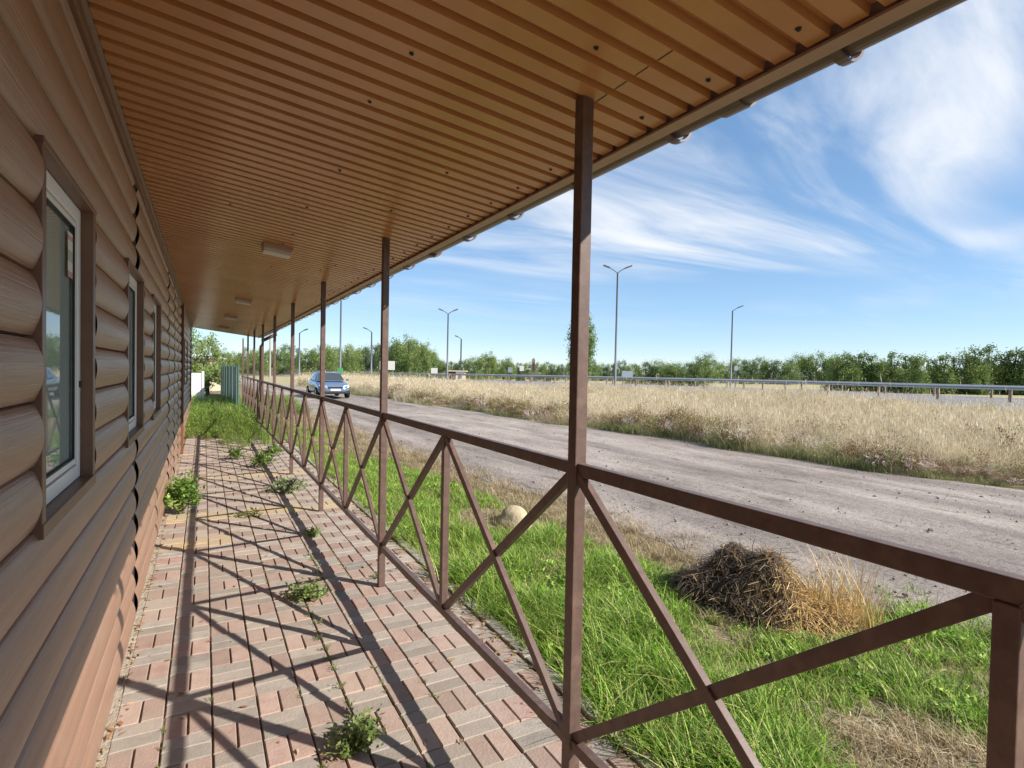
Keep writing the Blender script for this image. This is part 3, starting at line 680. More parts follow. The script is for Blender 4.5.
# ------------------------------------------------------------------ weeds growing in the paving
def weed(loc, rad, h, size, n, label, pal=GREENS, group='weeds in the paving', flat=.55, stems=14):
    v, f, c, sv = leafy(n, rad, h, size, pal, stems, flat)
    t = thing('weed', label, 'weed', loc, group=group); sv.build('stems', MT['stem'], t)
    link('leaves', colmesh('leaves', v, f, c, MT['leaf']), t)
MT['stem'] = mat('stem', (.16, .19, .06), .7, .2)
def build_weeds():
    W1 = [(.15, .22, .06), (.20, .27, .075), (.25, .31, .11), (.12, .18, .045)]
    weed((.60, 2.50, 0), .13, .11, .030, 620, 'round green weed clump in the paving joint nearest the viewer', W1, stems=26)
    weed((.66, 4.28, 0), .16, .09, .034, 520, 'flat green weed on the paving left of the second post', W1, stems=24)
    weed((-.22, 7.3, 0), .22, .50, .055, 900, 'tall leafy weed growing against the log wall', GREENS, stems=26)
    weed((-.22, 8.3, 0), .15, .32, .05, 300, 'smaller leafy weed just behind the tall one at the wall', GREENS, stems=14)
    weed((1.03, 8.1, 0), .27, .20, .05, 520, 'grey-green weed spreading at the foot of the third post', [(.22, .28, .13), (.27, .33, .17), (.18, .24, .10)], stems=22)
    weed((.98, 5.85, 0), .12, .07, .034, 160, 'low green weed in the yellow paver band', GREENS, stems=12)
    weed((.45, 6.9, 0), .14, .06, .04, 110, 'sparse wilting weed in the middle of the paving', [(.22, .24, .07), (.28, .26, .09)], stems=10)
    weed((1.22, 4.42, 0), .06, .05, .025, 60, 'tiny weed at the foot of the second post', GREENS, stems=8)
    weed((.55, 11.2, 0), .18, .22, .06, 220, 'green weed beyond the band of yellow pavers, left of a bigger pair', GREENS, stems=12)
    weed((.85, 10.3, 0), .24, .26, .06, 320, 'bushy green weed in the middle of the far paving', GREENS, stems=14)
    weed((1.12, 11.4, 0), .26, .26, .06, 300, 'bushy green weed near the railing in the far paving', GREENS, stems=14)
    # trail of tiny weeds along the joint
    for i in range(9):
        y = 2.75+i*.17+random.gauss(0, .03)
        weed((.645+random.gauss(0, .008), y, 0), .035, .028, .014, 26, f'tiny weed, {nth("j")} of the trail leading from the nearest clump to the flat weed', W1, 'tiny joint weeds', stems=5)
    for i in range(5):
        y = 4.6+i*.16
        weed((.845+random.gauss(0, .02), y, 0), .04, .03, .016, 22, f'tiny weed, {nth("k")} in the joint leading away behind the flat weed', W1, 'tiny joint weeds farther on', stems=5)
    # overgrown far end
    tw = []
    for _ in range(3):
        v, f, c, sv = leafy(320, .3, .55, .05, GREENS+OLIVE[:1], 18, .4); tw.append(colmesh('tall_weed', v, f, c, MT['leaf']))
    tb = [colmesh('tall_blades', *blades(44, .5, .24, .011, .8, LAWN+GREENS+OLIVE[:2], 3), MT['grass']) for _ in range(2)]
    n = 900; x = RNG.uniform(-.35, 1.75, n); y = 12.8+RNG.random(n)**.9*16; keep = ~((y < 14.5) & (x < .35)) & ~((y < 13.3) & (x > 1.3)); s = RNG.uniform(.5, 1.05, n)*np.clip((y-11)/5, .5, 1.0)
    rot = np.stack([RNG.normal(0, .08, n), RNG.normal(0, .08, n), RNG.random(n)*6.28], 1)
    x = np.where(y > 20.5, x*2.5-1.0, x)
    instancer('weed_thicket', tw+tb, np.stack([x, y, np.zeros(n)-.01], 1)[keep], np.where(RNG.random(n) < .4, RNG.integers(0, 3, n), RNG.integers(3, 5, n))[keep], rot[keep], np.stack([s]*3, 1)[keep], 'tall green weeds overgrowing the far end of the walkway', 'weeds')
build_weeds()

def build_litter():
    v1 = [colmesh('moss', *blades(14, .016, .012, .004, 1.0, [(.16, .22, .05), (.22, .27, .07), (.12, .17, .04), (.30, .27, .12)], 2), MT['grass']) for _ in range(3)]
    n = 900; k = RNG.integers(0, 11, n); y = 1.5+RNG.random(n)**1.3*14; x = PX0+.2*k+RNG.normal(0, .003, n); c = noise2(x, y, 2.2, 41); keep = (c > .15) | (x > 1.45)
    s = RNG.uniform(.5, 1.5, n); rot = np.stack([np.zeros(n), np.zeros(n), RNG.random(n)*6.28], 1)
    instancer('joint_moss', v1, np.stack([x, y, np.full(n, -.008)], 1)[keep], RNG.integers(0, 3, n)[keep], rot[keep], np.stack([s]*3, 1)[keep], 'moss and seedlings growing in the paving joints', 'moss')
    v = []; f = []; c = []
    for i in range(1500):
        m = random.random()
        if m < .4: x, y = random.gauss(1.62, .09), random.uniform(1.2, 9)
        elif m < .6: x, y = -.375+abs(random.gauss(0, .03)), random.uniform(1.5, 12)
        elif m < .7: x, y = random.uniform(-.35, 1.6), random.uniform(1.5, 10)
        else: x, y = random.uniform(2.4, 4.1), random.uniform(1.5, 12)
        z = .006 if x < 1.65 else (.016 if x < 1.74 else .0); L_ = random.uniform(.008, .03)*(1 if m < .7 else 1.6); a = random.random()*6.28; q = random.uniform(-.3, .6)*L_
        dx, dy = math.cos(a)*L_, math.sin(a)*L_; k = len(v); w = random.uniform(.25, .45)
        v += [(x-dx, y-dy, z), (x-dy*w, y+dx*w, z+max(q, 0)*.5+.002), (x+dx, y+dy, z+max(q, 0)*.3), (x+dy*w, y-dx*w, z+.001)]; c += [np.array(random.choice([(.40, .28, .16), (.30, .20, .11), (.50, .40, .24), (.36, .17, .09)]))*random.uniform(.7, 1.2)]*4; f.append((k, k+1, k+2, k+3))
    tag(link('leaf_litter', colmesh('leaf_litter', v, f, c, MT['straw'])), 'small dead leaves scattered along the paving edges and verge', 'leaf litter', kind='stuff')
build_litter()

# ------------------------------------------------------------------ heap of dead grass, stone, road clods
def build_heap():
    t = thing('dead_grass_heap', 'heap of dead brown grass and straw at the edge of the dirt road', 'grass heap', (3.62, 2.72, -.03), rz=R(-60))
    # mound, long axis local x
    v = []; f = []; n, k = 22, 14
    def hh(x, y):
        e = max(0, 1-(x/.66)**2-(y/.36)**2); return (.29*e**.8*(1-.55*x/.66)*(1+.30*math.sin(x*7.3+1.6+y*6)+.16*math.sin(x*15-y*11))+.03*math.sin(x*19+y*7)*e+.02*math.sin(y*31-x*5)*e)
    for j in range(k+1):
        for i in range(n+1):
            x, y = -.66+1.32*i/n, -.36+.72*j/k; v.append((x, y, hh(x, y)))
    for j in range(k):
        for i in range(n): a = j*(n+1)+i; f.append((a, a+1, a+n+2, a+n+1))
    MB().add(v, f).build('mound', MT['heapcore'], t, smooth=True)
    v = []; f = []; c = []
    for i in range(11000):
        x, y = random.uniform(-.66, .66), random.uniform(-.36, .36)
        if (x/.66)**2+(y/.36)**2 > 1: continue
        if random.random() < .12: x, y = x*1.35+.05, y*1.45
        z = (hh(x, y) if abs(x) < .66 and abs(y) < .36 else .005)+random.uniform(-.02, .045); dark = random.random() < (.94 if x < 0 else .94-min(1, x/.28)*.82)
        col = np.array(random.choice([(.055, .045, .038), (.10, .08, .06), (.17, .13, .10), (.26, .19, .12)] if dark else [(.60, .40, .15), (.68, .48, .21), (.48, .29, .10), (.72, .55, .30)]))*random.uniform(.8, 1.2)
        d = Vector((random.gauss(0, 1), random.gauss(0, 1), random.gauss(.0, .35))).normalized(); L_ = random.uniform(.10, .34); w = random.uniform(.001, .0026)
        s_ = d.cross(Vector((random.gauss(0, .3), random.gauss(0, .3), 1))).normalized()*w; p = Vector((x, y, z)); b = Vector((0, 0, -L_*random.uniform(.0, .4))); o = d*L_*.5; bow = d.cross(Vector((0, 0, 1)))*L_*random.gauss(0, .16)
        q = [p-o+b+bow*1.2, p-o*.5+b*.25, p, p+o*.5+b*.25, p+o+b+bow*1.2]; kk = len(v)
        for u in q: v += [u-s_, u+s_]
        c += [col]*10; f += [(kk+2*e, kk+2*e+1, kk+2*e+3, kk+2*e+2) for e in range(4)]
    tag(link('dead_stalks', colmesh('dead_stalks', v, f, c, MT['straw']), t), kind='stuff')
    v, f, c = blades(240, .40, .2, .0055, .5, [(.66, .47, .20), (.72, .55, .28), (.56, .38, .15)], 4, hj=.45)
    v = [(a*1.2+.52, b+.0, z) for a, b, z in v]
    tag(link('upright_straw', colmesh('upright_straw', v, f, c, MT['straw']), t), kind='stuff')
MT['heapcore'] = mat('heap_core', (.09, .065, .045), .95, .1, (.16, .12, .08), 12, bump=.8, bscale=30, bdist=.03)
build_heap()
def rock(name, r, sq, seed, m):
    rr = random.Random(seed); me = bpy.data.meshes.new(name); import bmesh
    b = bmesh.new(); bmesh.ops.create_icosphere(b, subdivisions=3, radius=r); ph = [rr.uniform(0, 6) for _ in range(6)]
    for v in b.verts:
        d = v.co.normalized(); k = 1+.13*math.sin(d.x*3+ph[0])+.10*math.sin(d.y*4+ph[1])+.08*math.sin(d.z*5+ph[2])+.04*math.sin(d.x*9+d.y*8+ph[3])
        v.co = d*r*k; v.co.z *= sq
    b.to_mesh(me); b.free(); me.materials.append(m); me.polygons.foreach_set('use_smooth', [True]*len(me.polygons)); return me
tag(link('boulder', rock('boulder', .21, .68, 4, MT['stone']), None, (3.05, 5.45, .0)), 'pale sandy boulder lying in the grass verge behind the near railing bay', 'boulder')
def build_clods():
    tufts = [rock('clod', .02, .6, s, MT['road']) for s in (1, 2, 3)]
    for m in tufts: pass
    n = 6000; y = .5+RNG.random(n)**1.5*28; t = RNG.random(n)**1.8; a = road_near(y); x = a-.1+t*(road_far(y)-a)
    s = RNG.lognormal(-1.3, .5, n); rot = RNG.random((n, 3))*6.28
    instancer('loose_gravel', tufts, np.stack([x, y, np.full(n, .022)], 1), RNG.integers(0, 3, n), rot, np.stack([s]*3, 1), 'loose stones and clods scattered on the dirt road', 'gravel')
    # loose straw on the bare places of the verge
    v = []; f = []; c = []
    for i in range(2600):
        if random.random() < .5: x, y = random.gauss(2.78, .30), random.gauss(1.2, .34)
        else: x, y = random.uniform(2.2, 4.0), random.uniform(1.0, 9)
        if x < 1.78: continue
        d = random.random()*6.28; L_ = random.uniform(.03, .14); w = random.uniform(.0012, .003); z = -.022+random.random()*.015; dx, dy = math.cos(d)*L_/2, math.sin(d)*L_/2; k = len(v)
        v += [(x-dx-dy/L_*w, y-dy+dx/L_*w, z), (x-dx+dy/L_*w, y-dy-dx/L_*w, z), (x+dx+dy/L_*w, y+dy-dx/L_*w, z+.012), (x+dx-dy/L_*w, y+dy+dx/L_*w, z+.012)]
        c += [np.array(random.choice(DRY))*random.uniform(.7, 1.2)]*4; f.append((k, k+1, k+2, k+3))
    tag(link('loose_straw', colmesh('loose_straw', v, f, c, MT['straw'])), 'cut straw lying on the bare soil of the verge', 'straw', kind='stuff')
build_clods()

# ------------------------------------------------------------------ trees and bushes
def crown_mesh(name, h, w, base, n, leaf, pal, shape='round', clumps=60, seed=0):
    rr = random.Random(seed); v = []; f = []; c = []
    cl = []
    while len(cl) < clumps:
        x, y, z = rr.uniform(-1, 1), rr.uniform(-1, 1), rr.uniform(0, 1)
        if shape == 'round': lim = math.sqrt(max(0, 1-((z-.45)/.56)**2))
        elif shape == 'column': lim = min(1, z*5+.3)*min(1, (1-z)*2.2+.12)
        elif shape == 'cone': lim = min(1, z*4+.75)*(1.04-z)**.75
        else: lim = min(1, (1-z)*1.8+.15)
        r = math.hypot(x, y)
        if r > lim or (r < lim*.35 and rr.random() < .6): continue
        cl.append((x*w/2, y*w/2, base+z*(h-base), rr.uniform(.6, 1.2)))
    sp = w/2*{'column': .30, 'cone': .40}.get(shape, .26)
    for i in range(n):
        cx, cy, cz, sz = rr.choice(cl); g = lambda: rr.gauss(0, .5)
        p = Vector((cx+g()*sp*sz, cy+g()*sp*sz, cz+g()*sp*sz*1.1)); p.z = max(p.z, .05)
        d = Vector((g(), g(), g()+.1)).normalized(); s = d.cross(Vector((g(), g(), g()))).normalized(); L_ = leaf*rr.uniform(.6, 1.4); k = len(v)
        v += [p, p+d*L_*.5+s*L_*.33, p+d*L_, p+d*L_*.5-s*L_*.33]; col = np.array(pal[int(sz*97) % len(pal)])*rr.uniform(.7, 1.3); c += [col]*4; f.append((k, k+1, k+2, k+3))
    return colmesh(name, v, f, c, MT['leaf'])
def trunk_mesh(h, r, limbs, w, seed=0):
    rr = random.Random(seed); b = MB(); b.tube([(0, 0, -.2), (rr.gauss(0, .05), rr.gauss(0, .05), h*.4), (rr.gauss(0, .1), rr.gauss(0, .1), h*.85)], [r, r*.7, r*.2], 7)
    for i in range(limbs):
        a = rr.random()*6.28; z = h*rr.uniform(.25, .6); e = w*rr.uniform(.25, .4)
        b.tube([(0, 0, z), (math.cos(a)*e*.5, math.sin(a)*e*.5, z+h*.1), (math.cos(a)*e, math.sin(a)*e, z+h*.28)], [r*.4, r*.28, r*.1], 5)
    return b.mesh('trunk', MT['bark'], True)
TREEG = [(.14, .215, .06), (.18, .26, .07), (.11, .18, .055), (.22, .29, .085)]
TREEL = [(.22, .30, .09), (.26, .33, .10), (.17, .255, .07)]
TREED = [(.10, .155, .06), (.13, .19, .065), (.09, .14, .055)]
def tree_kind(name, h, w, base, n, leaf, pal, shape, clumps, seed):
    return name, crown_mesh('crown', h, w, base, n, leaf, pal, shape, clumps, seed), trunk_mesh(h, .03*h*.6+.05, 5, w, seed)
def plant_tree(kind, loc, s, label, cat='tree', group=None, sxy=1.0):
    name, cm, tm = kind; t = thing(name, label, cat, loc, random.random()*6.28, group); t.scale = (s*sxy, s*sxy, s)
    link('crown', cm, t); link('trunk', tm, t)
def build_trees():
    K = {}
    K['pop'] = tree_kind('poplar_tree', 13.0, 4.1, .6, 17000, .22, TREEG, 'column', 260, 1)
    K['broad1'] = tree_kind('broadleaf_tree', 6, 6, .3, 9000, .19, TREEG, 'round', 70, 2)
    K['broad2'] = tree_kind('broadleaf_tree', 6, 5.4, .3, 9000, .19, TREEL, 'round', 60, 3)
    K['dark'] = tree_kind('broadleaf_tree', 6, 5.6, .2, 9000, .19, TREED, 'round', 64, 4)
    K['young1'] = tree_kind('young_tree', 5, 2.3, .0, 9000, .15, TREEG, 'cone', 56, 5)
    K['young2'] = tree_kind('young_tree', 5, 2.6, .0, 9000, .15, TREEL, 'cone', 60, 6)
    K['bush1'] = tree_kind('bush', 2.2, 3.2, .1, 4000, .12, TREEG, 'dome', 50, 7)
    K['bush2'] = tree_kind('bush', 2.2, 3.2, .1, 4000, .12, TREEL+OLIVE[:2], 'dome', 50, 8)
    plant_tree(K['pop'], at(581, 90), 1.0, 'tall slender poplar standing half hidden behind the nearest post')
    # row of young trees at the right, behind the highway
    px = 836
    while px < 1120:
        k = K['young1' if random.random() < .6 else 'young2']; top = 350-7*math.exp(-((px-905)/60)**2)*random.uniform(.0, 1)-(14 if px > 960 else 0)*random.random()+random.uniform(-3, 6)
        d = random.uniform(66, 76); hor = 365.7+.0192*(px-204); hgt = CH+(hor-top)*d/CF
        plant_tree(k, at(px, d), hgt/5, f'slim young green tree, {nth("r")} from left in the dense row beyond the guard rail', group='row of young trees beyond the guard rail', sxy=random.uniform(.75, 1.5))
        px += random.uniform(9, 14)
    # low tree belt behind the single-arm lamp
    px = 690
    while px < 870:
        k = K[random.choice(['broad1', 'dark', 'broad1', 'broad2'])]; d = random.uniform(118, 140); top = random.uniform(353, 363); hor = 365.7+.0192*(px-204); hgt = CH+(hor-top)*d/CF
        plant_tree(k, at(px, d), hgt/6, f'small green tree, {nth("b")} from left in the low belt behind the single arm lamp', group='low tree belt', sxy=.95)
        px += random.uniform(11, 16)
    for px, top in ((632, 364), (645, 362), (660, 361), (674, 363), (689, 363), (702, 366)):
        d = random.uniform(84, 90); hor = 365.7+.0192*(px-204); hgt = CH+(hor-top)*d/CF
        plant_tree(K['dark' if px % 2 else 'broad1'], at(px, d), hgt/6, f'round dense tree, {nth("c")} from left in the clump right of the two arm lamp', group='tree clump right of the two arm lamp', sxy=1.2)
    # left wood, from the railing posts to the monument
    px = 222
    while px < 620:
        if px < 370: top = 350+random.uniform(-6, 6)
        elif px < 432: top = 343+random.uniform(-5, 8)
        elif px < 500: top = 357+random.uniform(-6, 5)
        else: top = 363+random.uniform(-3, 3)
        d = random.uniform(112, 150); hor = 365.7+.0192*(px-204); hgt = CH+(hor-top)*d/CF
        plant_tree(K[random.choice(['broad1', 'broad2', 'dark', 'broad1'])], at(px, d), hgt/6, f'leafy green tree, {nth("w")} from left in the wood beyond the highway', group='trees of the wood on the left', sxy=random.uniform(.7, 1.0))
        px += random.uniform(7, 12)
    for px, top in ((330, 347), (352, 346), (395, 345), (408, 336), (424, 343), (488, 352), (507, 358)):
        d = random.uniform(104, 112); hor = 365.7+.0192*(px-204); hgt = CH+(hor-top)*d/CF
        plant_tree(K['broad1' if px % 2 else 'broad2'], at(px, d), hgt/6, f'taller leafy tree, {nth("t")} from left of those rising above the wood', group='taller trees of the wood on the left', sxy=.75)
    for px, d, s, w in ((478, 95, .8, 'pale green bush right of the bus shelter'), (382, 92, .9, 'green bush left of the bus shelter near the white sign'), (410, 95, .8, 'green bush beside the highway between white sign and bus shelter'),
                        (520, 92, .45, 'small dark bush left of the monument'), (548, 92, .4, 'small dark bush right of the monument'), (1012, 40, .0, '')):
        if s: plant_tree(K['bush2' if 'pale' in w else 'bush1'], at(px, d), s, w, 'bush')
    plant_tree(K['broad2'], Vector((-.75, 36, -.03)), .66, 'light green tree beyond the far end of the house wall', sxy=.8)
    plant_tree(K['bush2'], Vector((.9, 52, -.03)), 1.0, 'yellow green bush behind the white gate at the far end', 'bush')
build_trees()

# ------------------------------------------------------------------ street lamps
def build_street_lamps():
    def lamp(px, depth, top, arms, label, facing=None):
        hor = 365.7+.0192*(px-204); h = CH+(hor-top)*depth/CF; p = at(px, depth, 0); t = thing('street_lamp', label, 'street lamp', p, -R(YAW), 'street lamps along the highway')
        s = max(1.0, depth/70)
        MB().tube([(0, 0, -.1), (0, 0, h*.5), (0, 0, h)], [.13*s, .10*s, .075*s], 8).build('pole', MT['lampsteel'], t, smooth=True)
        for a in arms:
            e = Vector((a*.85, 0, h+.5)); b = MB().tube([(0, 0, h-.05), (a*.4, 0, h+.25), e], .05*s, 6).build('arm', MT['lampsteel'], t)
            hd = MB(); q = Vector((a*1.45, 0, h+.72)); hd.bar(e-(q-e)*.1, q, .30, .14*s, (0, 0, 1)); hd.build('lamp_head', MT['lampsteel'], b, bevel=.03)
    lamp(615, 57, 273, (-1, 1), 'tall two arm street lamp just right of the nearest post')
    lamp(730.5, 78, 311, (1,), 'single arm street lamp standing alone in front of the low tree belt')
    lamp(447, 84, 314, (-1, 1), 'two arm street lamp beside the bus shelter')
    lamp(460.5, 128, 339, (-1,), 'faint distant single arm street lamp right behind the bus shelter')
    lamp(340, 62, 285, (1,), 'tall street lamp rising behind the blue car, its top hidden by the roof')
    lamp(371, 96, 332, (-1,), 'street lamp between the car and the white billboard')
    lamp(299, 98, 333, (1,), 'street lamp between two railing posts left of the car')
build_street_lamps()

# ------------------------------------------------------------------ signs, shelter, monument
def board(name, px, depth, y0, y1, wpx, m, label, cat='sign', legs=2, legto=None):
    hor = 365.7+.0192*(px-204); z1 = CH+(hor-y0)*depth/CF; z0 = CH+(hor-y1)*depth/CF; w = wpx*depth/CF
    t = thing(name, label, cat, at(px, depth), -R(YAW)); MB().box(-w/2, w/2, -.04, .04, z0, z1).build('panel', m, t, bevel=.01)
    for i in range(legs):
        x = 0 if legs == 1 else (-.38+.76*i)*w; MB().tube([(x, .07, -.1), (x, .07, z1-.05)], .05*depth/60, 6).build('leg', MT['lampsteel'], t)
board('road_sign', 627, 56, 371, 377.5, 11, MT['signgrey'], 'blue-grey road sign panel on two legs right of the two arm lamp')
board('billboard', 387, 90, 361, 370, 15, MT['signwhite'], 'white billboard half hidden behind the second post')
board('road_sign', 434, 92, 368, 373.5, 6.5, MT['signwhite'], 'small white road sign left of the bus shelter', legs=1)
board('road_sign', 510, 95, 367.5, 372.5, 4.5, MT['signwhite'], 'small pale road sign left of the monument', legs=1)
board('road_sign', 521.5, 96, 366, 371, 4.5, MT['signwhite'], 'small white road sign immediately left of the monument', legs=1)
board('road_sign', 735.5, 79, 366, 370.5, 3.6, MT['signgrey'], 'small blue-grey road sign right of the single arm lamp', legs=1)
board('road_sign', 340, 61, 368, 374.5, 5.0, MT['signgreen'], 'green sign mounted at the street lamp behind the car', legs=1)
def build_shelter():
    p = at(456, 88); t = thing('bus_shelter', 'small cream bus shelter with a flat roof beside the highway', 'bus shelter', p, -R(YAW))
    MB().box(-1.35, -1.2, -.6, .6, 0, 1.5).build('side_wall', MT['cream'], t); MB().box(.0, 1.25, -.6, -.5, 0, 1.5).build('front_panel', MT['signwhite'], t)
    MB().box(.35, .95, -.63, -.605, .35, 1.2).build('poster', MT['brown_wall'], t); MB().box(1.25, 1.4, -.6, .6, 0, 1.5).build('side_wall', MT['cream'], t)
    MB().box(-1.2, 1.25, .5, .6, 0, 1.5).build('back_wall', MT['brown_wall'], t); MB().box(-1.5, 1.7, -.8, .8, 1.5, 1.68).build('flat_roof', MT['cream'], t, bevel=.02)
build_shelter()
def build_monument():
    p = at(533, 94); t = thing('wayside_cross', 'tall pale wayside cross monument standing on a stone plinth', 'monument', p, -R(YAW))
    MB().extrude([(-.7, 0), (.7, 0), (.55, .5), (-.55, .5)], -.6, .6, 'xz').build('plinth', MT['monument'], t)
    MB().extrude([(-.36, .5), (.36, .5), (.24, 2.0), (.28, 3.7), (0, 4.1), (-.28, 3.7), (-.24, 2.0)], -.22, .22, 'xz').build('shaft', MT['monument'], t)
    MB().extrude([(-.75, 2.55), (.75, 2.55), (.85, 2.95), (-.85, 2.95)], -.18, .18, 'xz').build('crossbar', MT['monument'], t)
    MB().tube([(0, -.24, 1.7), (0, -.28, 2.4), (0, -.26, 2.9), (0, -.25, 3.2)], [.12, .2, .22, .12], 8).build('carved_figure', MT['brown_wall'], t, smooth=True)
    q = at(540.5, 93); g = thing('low_fence', 'low dark picket fence right of the wayside cross', 'fence', q, -R(YAW))
    pk = MB().box(-.05, .05, -.03, .03, 0, 1.0).mesh('picket', MT['rust'])
    for i in range(9): link('picket', pk, g, (-.95+i*.24, 0, 0))
    MB().box(-1.05, 1.05, .035, .075, .7, .8).build('rail', MT['rust'], g)
build_monument()

# ------------------------------------------------------------------ far end of the walkway
def build_far_end():
    t = thing('sheet_fence', 'green corrugated sheet fence continuing past the end of the railing', 'fence', (1.03, 22.8, -.03))
    v = MB(); prof = []
    for i in range(13):
        y = i*.2; prof += [(0, y), (0, y+.10), (.03, y+.12), (.03, y+.18)]
    pm = MB().extrude([(a, b) for a, b in prof], 0, 1.70, 'xy', closed=False).mesh('sheet_panel', MT['green_sheet'])
    for i in range(6):
        a = link('sheet_panel', pm, t, (-.028*i, i*2.62, 0)); MB().tube([(.06-.028*i, i*2.62-.04, 0), (.06-.028*i, i*2.62-.04, 1.78)], .04, 6).build('post', MT['green_sheet'], t)
    t = thing('gate', 'white metal gate leaf at the far end beyond the weeds', 'gate', (-1.15, 30, -.03))
    MB().box(-.05, 1.05, -.03, .03, .1, 1.36).build('leaf', MT['white'], t, bevel=.01); MB().box(1.06, 1.16, -.06, .06, 0, 1.45).build('gate_post', MT['white'], t)
    MB().box(-.15, -.05, -.06, .06, 0, 1.45).build('gate_post', MT['white'], t)
    me = rock('soil_mound', 1.0, .62, 9, MT['stone']); o = link('soil_mound', me, None, (.55, 44, -.05)); o.scale = (.8, 1, .9); tag(o, 'pale mound of soil beyond the green fence', 'mound')
    tag(MB().tube([(.18, 37, -.1), (.18, 37, .75), (.19, 37, 1.2)], [.10, .11, .08], 8).build('bollard', MT['black'], smooth=True), 'short dark post standing before the pale soil mound', 'post')
    # power line
    for i, (x, y) in enumerate(((-6, 60), (9, 95))):
        p = thing('utility_pole', ['concrete utility pole left of the far tree', 'concrete utility pole far beyond the railing end'][i], 'utility pole', (x, y, -.03))
        MB().tube([(0, 0, 0), (0, 0, 7.5)], [.16, .10], 8).build('pole', MT['kerb'], p); MB().box(-.8, .8, -.05, .05, 7.0, 7.1).build('cross_arm', MT['rust'], p)
    # low hills and houses on the skyline
    v = []; f = []; n = 60
    for i in range(n+1):
        a = R(-26+62*i/n); r = 620; h = (9+4*math.sin(i*.37)+2*math.sin(i*1.1+1))*(1 if i < 30 else max(.35, 1-(i-30)/14))
        for rr, z in ((r-90, -1), (r, h), (r+120, h*.9), (r+260, -1)): v.append((rr*math.sin(a), rr*math.cos(a), z))
    for i in range(n):
        for j in range(3): k = i*4+j; f.append((k, k+1, k+5, k+4))
    tag(MB().add(v, f).build('hills', MT['hill'], smooth=True), kind='structure')
    for i, (px, d, w, h) in enumerate(((206, 430, 9, 4.5), (217, 470, 11, 5), (229, 450, 9, 4.5), (239, 480, 12, 5))):
        p = at(px, d); hs = thing('far_house', ['pale far house left of the power pole on the skyline', 'long pale far house under the skyline hill', 'pale far house nearest the railing end on the skyline', 'wide pale far house seen between the far posts'][i], 'house', p, -R(YAW)+.3*i, 'houses on the skyline')
        MB().box(-w/2, w/2, -4, 4, -1, h).build('wall', MT['cream'], hs); MB().extrude([(-4.6, h), (4.6, h), (0, h+2.3)], -w/2-.4, w/2+.4, 'yz').build('roof', MT['roofred'], hs)
        for s in range(3): MB().box(-w/3+s*w/3-.6, -w/3+s*w/3+.6, -4.06, -3.99, 1.6, 3.2).build('window', MT['carglass'], hs)
build_far_end()

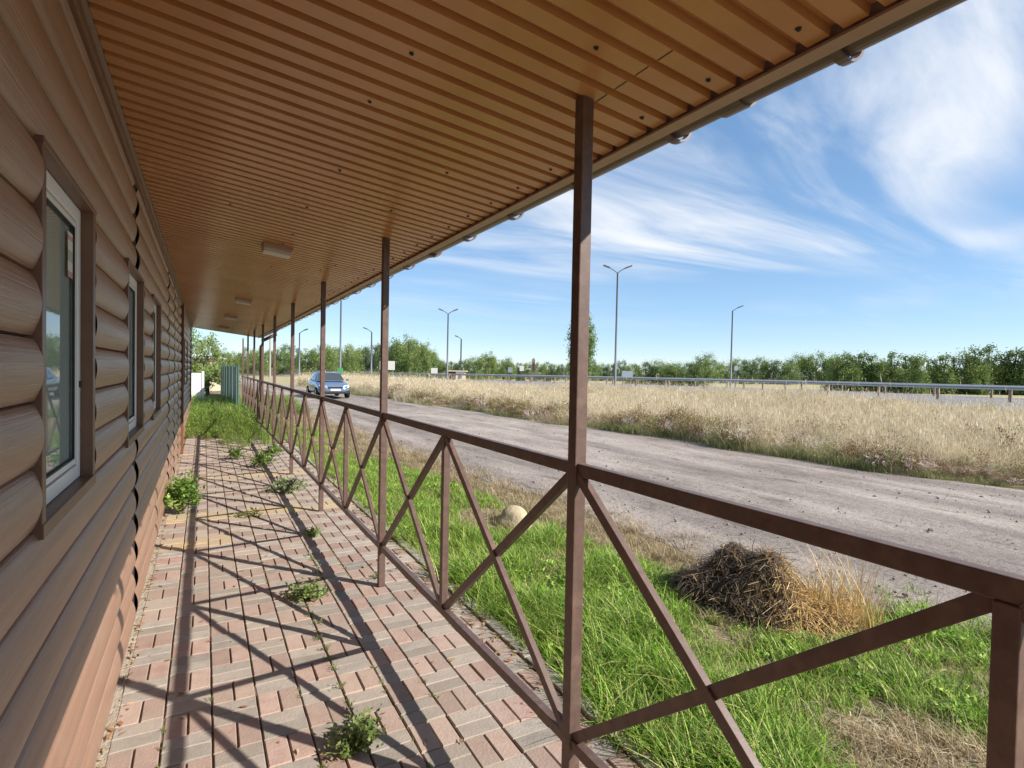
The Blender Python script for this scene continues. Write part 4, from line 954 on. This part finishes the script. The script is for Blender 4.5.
# ------------------------------------------------------------------ car
def build_car():
    # local: +y forward, x right, z up;   length 4.5, width 1.78, height 1.43
    T = thing('car', 'blue silver sedan driving towards the viewer on the dirt road', 'car', at(327.5, 32.2, .015), math.pi)
    # body: lofted sections along y (y, half width, sill z, belt z)
    secs = [(-2.25, .62, .45, .80), (-2.18, .78, .32, .95), (-1.6, .86, .24, 1.00), (-.8, .89, .22, .97), (.3, .89, .22, .95), (1.0, .88, .22, .93), (1.7, .85, .23, .84), (2.1, .76, .26, .70), (2.25, .60, .36, .58)]
    v = []; f = []
    for y, w, z0, z1 in secs:
        zm = z0+(z1-z0)*.55
        ring = [(-w*.90, z0), (-w, z0+.10), (-w*1.01, zm), (-w*.97, z1-.06), (-w*.86, z1), (0, z1+.03), (w*.86, z1), (w*.97, z1-.06), (w*1.01, zm), (w, z0+.10), (w*.90, z0)]
        v += [(a, y, b) for a, b in ring]
    k = 11
    for i in range(len(secs)-1):
        for j in range(k): f.append((i*k+j, i*k+(j+1) % k, (i+1)*k+(j+1) % k, (i+1)*k+j))
    f += [tuple(reversed(range(k))), tuple(range((len(secs)-1)*k, len(secs)*k))]
    body = MB().add(v, f).build('body', MT['carpaint'], T, smooth=True); sb = body.modifiers.new('s', 'SUBSURF'); sb.levels = sb.render_levels = 1
    # cabin
    def ring(y, wb, zb, wt, zt): return [(-wb, y, zb), (-wt, y, zt), (wt, y, zt), (wb, y, zb)]
    st = [(-1.75, .74, .97, .60, .99), (-1.0, .78, .96, .60, 1.36), (-.3, .80, .95, .62, 1.43), (.3, .80, .94, .61, 1.40), (1.15, .76, .92, .62, .95)]
    v = []; f = []
    for s in st: v += ring(*s)
    for i in range(4):
        for j in range(3): f.append((i*4+j, i*4+j+1, i*4+j+5, i*4+j+4))
    cab = MB().add(v, f).build('cabin', MT['carpaint'], T, smooth=True)
    def quad(a, b, c_, d, off): return MB().add([Vector(p)+Vector(off) for p in (a, b, c_, d)], [(0, 1, 2, 3)])
    def L(i, j, s, t): # point on cabin side between stations, s along, t up, j side
        a = st[i]; b = st[i+1]; y = a[0]+(b[0]-a[0])*s; wb = a[1]+(b[1]-a[1])*s; zb = a[2]+(b[2]-a[2])*s; wt = a[3]+(b[3]-a[3])*s; zt = a[4]+(b[4]-a[4])*s
        return (j*(wb+(wt-wb)*t), y, zb+(zt-zb)*t)
    ws = [L(3, -1, .95, .05), L(3, 1, .95, .05), L(3, 1, .08, .97), L(3, -1, .08, .97)]
    quad((-.70, 1.08, .965), (.70, 1.08, .965), (.55, .36, 1.375), (-.55, .36, 1.375), (0, .02, .012)).build('windscreen', MT['carglass'], cab)
    quad((.66, -1.68, 1.0), (-.66, -1.68, 1.0), (-.55, -1.06, 1.335), (.55, -1.06, 1.335), (0, -.02, .012)).build('rear_window', MT['carglass'], cab)
    for j in (-1, 1):
        for i, (s0, s1) in ((1, (-.35, .95)), (2, (.12, 1.55))):
            a = [L(i, j, s0, .12), L(i, j, s1, .12), L(i, j, min(s1, .98 if i == 1 else 1.0), .88), L(i, j, max(s0, .05), .88)]
            quad(*a, (j*.012, 0, 0)).build('side_window', MT['carglass'], cab)
        MB().box(j*.90-.02, j*.90+.02, -.42, -.26, .80, .83).build('door_handle', MT['black'], T); 
        mm = MB().box(min(j*.86, j*1.03), max(j*.86, j*1.03), .72, .84, .95, 1.08).build('mirror', MT['carpaint'], T, bevel=.03)
        MB().add([(j*.40, 2.225, .60), (j*.74, 2.10, .62), (j*.80, 1.86, .75), (j*.46, 2.13, .72)], [(0, 1, 2, 3)]).build('headlight', MT['headlamp'], T)
        MB().box(min(j*.5, j*.72), max(j*.5, j*.72), 2.16, 2.20, .36, .44).build('fog_lamp', MT['black'], T)
        for y in (1.38, -1.35):
            w = MB().lathe([(.20, -.10), (.29, -.10), (.315, -.06), (.315, .06), (.29, .10), (.20, .10)], 20)
            w.v = [(z, x, y2) for x, y2, z in w.v]; wo = link('wheel', w.mesh('wheel', MT['tyre'], True), T, (j*.80, y, .315))
            rm = MB().lathe([(.0, .06), (.05, .085), (.17, .07), (.205, .095)], 12); rm.v = [(j*z, x, y2) for x, y2, z in rm.v]; link('rim', rm.mesh('rim', MT['rim']), wo)
    MB().box(-.38, .38, 2.17, 2.235, .56, .66).build('grille', MT['black'], T, bevel=.01)
    MB().box(-.55, .55, 2.17, 2.24, .30, .40).build('lower_grille', MT['black'], T, bevel=.01)
    MB().box(-.26, .26, 2.245, 2.262, .44, .55).build('number_plate', MT['plate'], T)
build_car()
